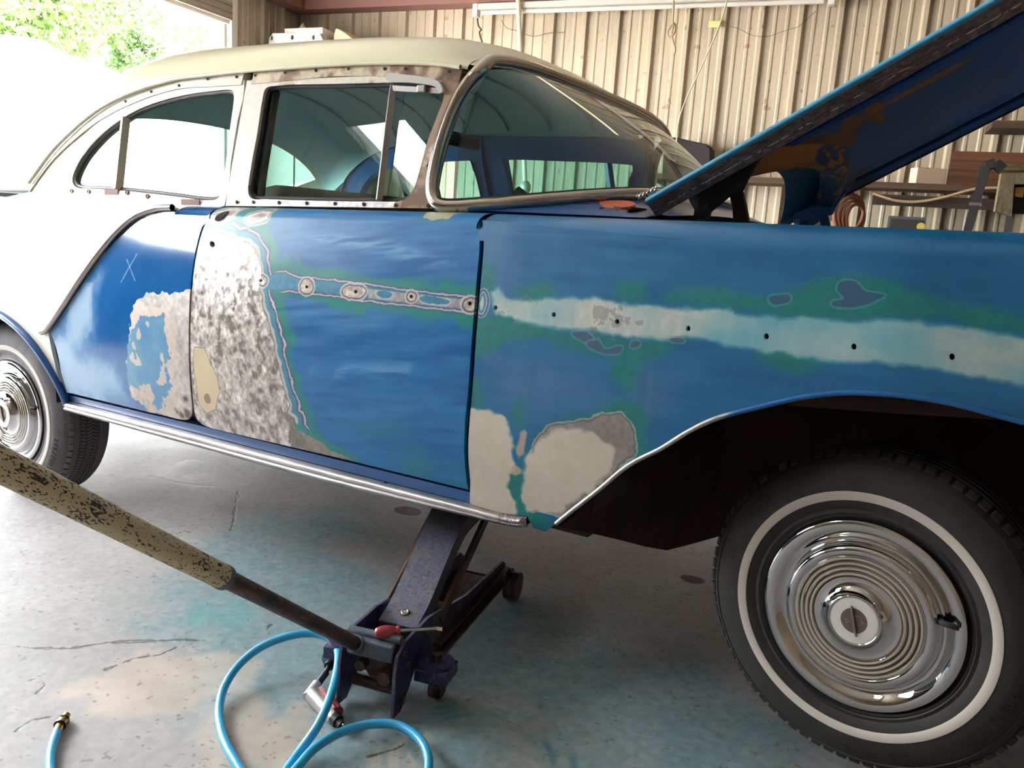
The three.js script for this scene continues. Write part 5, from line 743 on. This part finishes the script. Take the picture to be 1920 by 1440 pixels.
{ // scraps of sandpaper on the cowl
  const cw = (x, y, z) => onZ(x, y, z); const curl = (px, py, w, h, z, k) => { const c = cw(px, py, z); return grid((s, t) => V(c.x + (s - .5) * w, c.y + h * Math.pow(Math.abs(s - .5) * 2, 1.6) * k, c.z - 0.10 * t), 12, 2); };
  tag(mesh('sandpaper_sheet', merge([curl(1108, 400, 0.05, 0.016, -0.11, 1)]), mat(0x9a7f55, 0.9)), 'curled brown sandpaper scrap left of the orange disc on the cowl', 'sandpaper');
  tag(mesh('sandpaper_sheet', merge([curl(1166, 401, 0.05, 0.018, -0.11, 1)]), mat(0x8d7450, 0.9)), 'curled tan sandpaper scrap right of the orange disc on the cowl', 'sandpaper');
  const c = cw(1141, 398, -0.16); tag(mesh('sanding_disc', new THREE.CylinderGeometry(0.055, 0.055, 0.012, 28).scale(1, 1, 0.9).rotateX(0.25).translate(c.x, c.y + 0.016, c.z - 0.03), mat(0xc96a52, 0.9)), 'orange sanding disc lying on the blue cowl', 'sanding disc');
  const c2 = cw(1255, 396, -0.3); c2.y += 0.014; tag(mesh('sandpaper_sheet', grid((s, t) => V(c2.x + (s - .5) * 0.16, c2.y + 0.014 * Math.sin(s * 3.1) + t * 0.012, c2.z - t * 0.12), 12, 4), mat(0xb59a72, 0.9)), 'crumpled pale sandpaper sheet by the hood hinge', 'sandpaper');
}
// ------------------------------------------------------------------ along the walls
{
  const f = thing('strip_light', 'long white unlit strip light fixed under the brown wall girt', 'light fixture');
  const a = onV(893, 24, VB + 0.24), b = onV(1560, 2, VB + 0.24); b.y = a.y = 3.10;
  mesh('channel', bar(a, b, 0.05, 0.06), mat(0xc2bdb4, 0.5), f); mesh('tube_lamp', rod(a.clone().add(V(0.06, -0.045, 0)), b.clone().add(V(-0.06, -0.045, 0)), 0.019), mat(0xcfcac2, 0.3), f);
  for (const p of [a, b]) mesh('end_cap', bx(0.05, 0.11, 0.07, 0, 0, 0, 0.006).rotateY(-WA).translate(p.x, p.y - 0.025, p.z), mat(0xd0cbc2, 0.5), f);
}
{
  const p = thing('water_pipe', 'cream plastic pipe standing up the corrugated back wall', 'pipe');
  const a = onV(970, 0, VB + 0.30), b = onV(985, 352, VB + 0.30); a.y = 3.6; const t = onV(969, 0, VB + 0.3), top = V(b.x + (t.x - b.x) * 1.2, 3.6, b.z + (t.z - b.z) * 1.2);
  mesh('tube', rod(b, top, 0.021), mat(0xdcd2b4, 0.5), p); mesh('fitting', new THREE.SphereGeometry(0.05, 16, 12).scale(1, 1.3, 1).translate(b.x, b.y, b.z), mat(0xb7b0a2, 0.4, 0.3), p); mesh('clamp', bx(0.12, 0.03, 0.05).translate(t.x, YG + 0.12, t.z), mat(0xd5cfc2, 0.5), p);
}
{
  const W = (x, y, o = 0.06) => onV(x, y, VB + o), twine = mat(0x8f7f62, 0.9), dark = mat(0x5d5142, 0.9);
  const c1 = [W(1263, -30, .34), W(1263, 10, .34), W(1262, 40, .3), W(1266, 48, .2), W(1264, 62, .2), W(1255, 70, .2), W(1252, 60, .2), W(1262, 45, .2), W(1260, 66, .2), W(1262, 78, .2), W(1266, 92, .2), W(1263, 105, .2)];
  tag(mesh('rope', tube(c1, 0.008, 90, 6), twine), 'knotted brown cord hanging from the strip light', 'rope');
  tag(mesh('rope', tube([W(1366, -8, .36), W(1350, 45, .36), W(1320, 115, .36), W(1285, 190, .35), W(1272, 230, .36), W(1266, 302, .36)], 0.006, 60, 6), mat(0xb6a78c, 0.8)), 'long thin tan cord slanting down to the black speaker', 'rope');
  tag(mesh('sagging_wire', tube([W(1352, 48), W(1380, 52), W(1410, 66), W(1440, 68), W(1470, 58), W(1492, 52), W(1500, 48), W(1530, 20)], 0.0022, 60, 6), dark), 'thin dark wire sagging between nails on the wall sheets', 'wire');
  tag(mesh('yellow_tag', new RoundedBoxGeometry(0.10, 0.055, 0.02, 2, 0.009).applyMatrix4(new THREE.Matrix4().makeRotationY(-WA).setPosition(W(1340, 45))), mat(0xd9cf86, 0.6)), 'small pale yellow tag hung on the back wall', 'tag');
  tag(mesh('wire_hook', tube([W(895, 33, .2), W(897, 48, .2), W(902, 56, .2), W(899, 60, .2), W(905, 82, .2)], 0.007, 40, 6), mat(0x3a342f, 0.6, 0.5)), 'dark bent wire hook dangling from the end of the strip light', 'hook');
  tag(mesh('sagging_wire', tube([W(940, 38), W(950, 52), W(970, 58), W(1000, 68), W(1030, 62), W(1060, 60)], 0.003, 50, 6), dark), 'thin wire drooping behind the cream pipe', 'wire');
}
{ // tall cabinet in the corner with things on top
  const v = VB + 0.75, base = onV(548, 90, v), ub = base.dot(wd), yt = onV(545, 88, v).y - 0.02;
  const c = thing('storage_cabinet', 'tall grey cabinet standing in the corner behind the car', 'cabinet');
  mesh('body', slab(ub - 0.42, ub + 0.55, 0, yt, VB + 0.08, v + 0.02), mat(0x6c6760, 0.7), c); mesh('door', slab(ub - 0.40, ub + 0.06, 0.06, yt - 0.05, v + 0.02, v + 0.035), mat(0x777168, 0.6), c); mesh('door', slab(ub + 0.08, ub + 0.53, 0.06, yt - 0.05, v + 0.02, v + 0.035), mat(0x777168, 0.6), c);
  const P = (x, y) => { const p = onV(x, y, v); return [p.dot(wd), p.y]; };
  // white plastic bracket panel with keyhole slots
  const out = [[490, 92], [494, 66], [500, 58], [588, 58], [594, 70], [598, 92]].map(([x, y]) => P(x, y)); const bot = yt + 0.001; out[0][1] = out[5][1] = bot;
  const holes = [[498, 67, 3, 5], [505, 65, 6, 2], [537, 66, 4, 5], [531, 64, 4, 2], [577, 66, 4, 5], [570, 64, 5, 2], [505, 83, 6, 5], [539, 82, 2.5, 4], [578, 81, 6, 3.5]].map(([x, y, a, b]) => circle(...P(x, y), a * 0.0048, b * 0.0048, 10).reverse());
  const sh = new THREE.Shape(out.map((p) => new THREE.Vector2(...p))); const hs = holes.map((h) => new THREE.Path(h.map((p) => new THREE.Vector2(...p)))); sh.holes.push(hs[0], hs[2], hs[4], hs[6], hs[7], hs[8]);
  const g = new THREE.ExtrudeGeometry(sh, { depth: 0.012, bevelEnabled: false }).translate(0, 0, v - 0.10).rotateY(-WA); const uc = (out[0][0] + out[5][0]) / 2;
  const cr = thing('plastic_crate', 'white plastic crate with keyhole slots on top of the cabinet', 'crate'); mesh('front_panel', g, mat(0xe9e7e4, 0.5), cr); mesh('shell', slab(out[0][0] + 0.03, out[5][0] - 0.03, bot, out[2][1] - 0.01, v - 0.45, v - 0.14), mat(0xb9b6b0, 0.6), cr);
  const [u0, y0] = P(517, 58), [u1, y1] = P(589, 45); tag(mesh('cardboard_box', slab(u0, u1, out[2][1] - 0.008, y1, v - 0.42, v - 0.13), mat(0xe2d8cc, 0.5)), 'pale flat box stacked on the white plastic crate', 'box');
  const cu_ = [[592, 49], [600, 52], [612, 60], [625, 70], [640, 80], [645, 92], [592, 92]].map(([x, y]) => P(x, y)); for (const q of cu_) if (q[1] < bot) q[1] = bot; const s2 = new THREE.Shape(smooth(cu_, 3).map((p) => new THREE.Vector2(p[0], Math.max(bot, p[1]))));
  tag(mesh('seat_cushion', new THREE.ExtrudeGeometry(s2, { depth: 0.3, bevelEnabled: true, bevelSize: 0.01, bevelThickness: 0.01 }).translate(0.09, 0.012, v - 0.50).rotateY(-WA), mat(0xb7a184, 0.85)), 'tan curved seat cushion leaning beside the white plastic crate', 'cushion');
  const [us, ys] = P(533, 28); tag(mesh('paper_cone', new THREE.ConeGeometry(0.06, y0 ? Math.max(0.05, ys - y1) : 0.1, 4).rotateY(0.6).applyMatrix4(new THREE.Matrix4().setPosition(GW(us, y1 + Math.max(0.05, ys - y1) / 2, v - 0.28))), mat(0xc9bda8, 0.8)), 'folded cream card standing on the pale box', 'card');
}
{ // shelf and bench behind the hood
  const v = VB + 0.42, sh = onV(1760, 345, v), ys = sh.y, uA = onV(1180, 345, v).dot(wd), uB = UR - 0.05;
  const s = thing('wall_shelf', 'long plank shelf with wooden back board on the back wall under the hood', 'shelf');
  mesh('plank', slab(uA, uB, ys - 0.045, ys, VB + 0.04, v), texMat(woodTex, { color: 0x8a6a4a }), s);
  mesh('lower_rail', slab(onV(1640, 350, v).dot(wd), uB, ys - 0.17, ys - 0.09, v - 0.05, v - 0.02), texMat(woodTex, { color: 0x5e422c }), s);
  mesh('back_board', slab(onV(1778, 330, v - 0.1).dot(wd), uB, ys, onV(1860, 285, v - 0.1).y, v - 0.14, v - 0.10), texMat(woodTex, { color: 0xa0622e }), s);
  mesh('upper_rail', slab(onV(1860, 235, v).dot(wd), uB, onV(1900, 240, v).y, onV(1900, 226, v).y, VB + 0.04, v), texMat(woodTex, { color: 0x8a7052 }), s);
  for (const u of [uA + 0.2, uA + 1.6, uB - 0.3]) mesh('bracket', merge([slab(u, u + 0.03, ys - 0.3, ys - 0.045, VB + 0.04, VB + 0.07), slab(u, u + 0.03, ys - 0.075, ys - 0.045, VB + 0.04, v - 0.02)]), darkSteel, s);
  const wb = onV(1738, 336, v - 0.12); tag(mesh('wood_block', new RoundedBoxGeometry(0.22, 0.12, 0.12, 2, 0.008).rotateY(0.5).translate(wb.x, ys + 0.06, wb.z), mat(0xc7a992, 0.8)), 'pale wooden block on the plank shelf below the hood edge', 'wood block');
  tag(mesh('hanging_cable', tube([onV(1636, 362, v + 0.02), onV(1680, 376, v + 0.03), onV(1725, 378, v + 0.03), onV(1770, 370, v + 0.03), onV(1832, 354, v + 0.02), onV(1890, 352, v + 0.02)], 0.011, 60, 8), mat(0x9a7d5e, 0.8)), 'tan cable sagging in front of the plank shelf', 'cable');
  // bench whose top hides behind the fender
  const vb = VB + 0.80, yb = 1.30, bA = onV(1380, 420, vb).dot(wd);
  const b = thing('workbench', 'long wooden workbench along the back wall behind the fender', 'workbench');
  mesh('bench_top', slab(bA, uB, yb - 0.05, yb, VB + 0.05, vb), texMat(woodTex, { color: 0x8a6a4a }), b);
  for (const u of [bA + 0.05, (bA + uB) / 2, uB - 0.15]) for (const w of [VB + 0.1, vb - 0.12]) mesh('leg', slab(u, u + 0.09, 0, yb - 0.05, w, w + 0.09), oldWood, b);
  const ch = onV(1700, 418, vb - 0.2), uc = ch.dot(wd), k = (x, y) => onV(x, y, vb - 0.2);
  const cg = thing('battery_charger', 'small grey metal charger box with a yellow knob on the workbench', 'charger');
  const w = k(1738, 418).dot(wd) - k(1668, 418).dot(wd), hh = k(1700, 406).y - yb;
  mesh('case', slab(uc - w / 2, uc + w / 2, yb, yb + hh, vb - 0.4, vb - 0.2), mat(0x4c4f52, 0.5, 0.3), cg); mesh('face', slab(uc - w / 2 + 0.015, uc + w / 2 - 0.015, yb + 0.02, yb + hh - 0.02, vb - 0.2, vb - 0.195), mat(0x2a2623, 0.5), cg);
  mesh('knob', new THREE.CylinderGeometry(0.028, 0.028, 0.03, 20).rotateX(Math.PI / 2).rotateY(-WA).translate(k(1727, 421).x, yb + hh * 0.55, k(1727, 421).z), mat(0xb79a52, 0.4), cg);
  const co = thing('hose_coil', 'rust coloured coil of hose at the end of the workbench', 'hose coil'); for (let i = 0; i < 4; i++) { const p = k(1590 + i * 4, 412); mesh('loop', new THREE.TorusGeometry(0.14 - i * 0.012, 0.014, 8, 30).rotateY(0.9 + i * 0.06).translate(p.x, yb + 0.152 - i * 0.012, p.z - i * 0.01), mat(0x7a4630, 0.7), co); }
  // stand with clamp arm, box and lamp bar
  const st = thing('clamp_stand', 'black metal stand with a bent arm leaning by the plank shelf', 'stand'), q = (x, y) => onV(x, y, vb + 0.06), f0 = q(1815, 430), f1 = q(1840, 345), f2 = q(1848, 312), f3 = q(1866, 306), f4 = q(1880, 318), foot = f0.clone().add(f0.clone().sub(f1).multiplyScalar(f0.y / Math.max(0.2, f1.y - f0.y))); foot.y = 0; foot.x = f0.x - 0.25; foot.z = f0.z;
  mesh('post', merge([bar(foot, f0, 0.05, 0.05), bar(f0, f1, 0.055, 0.05), bar(f1, f2, 0.06, 0.05)]), mat(0x191514, 0.9), st); mesh('arm', merge([bar(f2, f3, 0.06, 0.05), bar(f3, f4, 0.06, 0.05)]), mat(0x191514, 0.9), st); mesh('base', bx(0.4, 0.03, 0.4, foot.x, 0.015, foot.z, 0.008), mat(0x191514, 0.9), st);
  mesh('band', bx(0.075, 0.02, 0.07, q(1829, 383).x, q(1829, 383).y, q(1829, 383).z), dullChrome, st);
  const pan = thing('switch_panel', 'grey stained metal switch box hanging over the workbench', 'switch box'), pv = (x, y) => { const p = onV(x, y, vb - 0.05); return new THREE.Vector2(p.dot(wd), p.y); };
  const ps = new THREE.Shape([pv(1878, 325), pv(1960, 322), pv(1960, 345), pv(1902, 345), pv(1897, 405), pv(1866, 396)]); mesh('plate', new THREE.ExtrudeGeometry(ps, { depth: 0.1, bevelEnabled: false }).translate(0, 0, vb - 0.15).rotateY(-WA), jackTex([128, 116, 92], 801), pan);
  mesh('back_box', new THREE.ExtrudeGeometry(new THREE.Shape([pv(1903, 345), pv(1960, 345), pv(1960, 400), pv(1899, 400)]), { depth: 0.05, bevelEnabled: false }).translate(0, 0, vb - 0.2).rotateY(-WA), mat(0x262019, 0.8), pan);
  mesh('label_plate', new THREE.ExtrudeGeometry(new THREE.Shape([pv(1908, 350), pv(1925, 349), pv(1922, 369), pv(1907, 367)]), { depth: 0.01, bevelEnabled: false }).translate(0, 0, vb - 0.14).rotateY(-WA), mat(0xd6a85c, 0.6), pan);
  mesh('mounting_strap', slab(pv(1905, 325).x, pv(1905, 325).x + 0.05, yb, pv(1905, 325).y, vb - 0.16, vb - 0.15), darkSteel, pan);
  const lb = thing('wooden_batten', 'pale wooden batten resting across the top of the switch box', 'batten'), l0 = pv(1868, 313), l1 = pv(1868, 299); mesh('batten', slab(l0.x, l0.x + 0.55, pv(1900, 321).y + 0.004, pv(1900, 321).y + (l1.y - l0.y), vb - 0.16, vb - 0.05), texMat(woodTex, { color: 0xd8c08e }), lb);
}
{ // black loudspeaker with a blue light, on the shelf end
  const v = VB + 0.36, P = (x, y) => { const p = onV(x, y, v); return new THREE.Vector2(p.dot(wd), p.y); }, ys = onV(1760, 345, VB + 0.42).y;
  const s = thing('loudspeaker', 'black loudspeaker with a tiny blue light on the shelf between windshield and hood', 'speaker');
  const pts = [P(1246, 268), P(1252, 262), P(1264, 262), P(1322, 275), P(1328, 281), P(1327, 350), P(1240, 350)]; pts[5].y = pts[6].y = ys;
  mesh('case', new THREE.ExtrudeGeometry(new THREE.Shape(pts), { depth: 0.2, bevelEnabled: true, bevelSize: 0.012, bevelThickness: 0.012, bevelSegments: 2 }).translate(0, 0.012, v - 0.24).rotateY(-WA), mat(0x1a1310, 0.85), s);
  const l = onV(1297, 303, v + 0.0), led = mesh('blue_light', merge([bx(0.012, 0.012, 0.004, 0, 0, 0), bx(0.014, 0.008, 0.004, 0.012, 0.014, 0), bx(0.008, 0.01, 0.004, -0.002, -0.02, 0)]).rotateY(-WA), mat(0x1a1aff, 0.4, 0, { emissive: 0x2a22ff, emissiveIntensity: 1.2 }), s); led.position.copy(l);
}
// ------------------------------------------------------------------ warm ceiling lamps over the aisle, behind the camera
{
  for (const [x, z, turn, pow, label] of LAMPS) {
    const f = thing('ceiling_lamp', label, 'lamp', V(x, 3.75, z)); f.rotation.y = turn;
    mesh('tray', merge([bx(1.25, 0.04, 0.16, 0, 0.06, 0, 0.01), bx(0.012, 0.30, 0.012, -0.5, 0.22, 0), bx(0.012, 0.30, 0.012, 0.5, 0.22, 0)]), mat(0xe8e2d6, 0.5), f);
    mesh('tube_lamp', merge([-0.045, 0.045].map((k) => new THREE.CylinderGeometry(0.016, 0.016, 1.18, 16).rotateZ(Math.PI / 2).translate(0, 0.016, k))), mat(0xfff0d8, 0.5, 0, { emissive: 0xffd9a0, emissiveIntensity: pow * 0.6 }), f);
    const l = new THREE.RectAreaLight(0xffd6a2, pow, 1.18, 0.12); l.position.set(0, -0.006, 0); l.rotation.x = -Math.PI / 2; f.add(l);
  }
}
renderer.render(scene, camera);
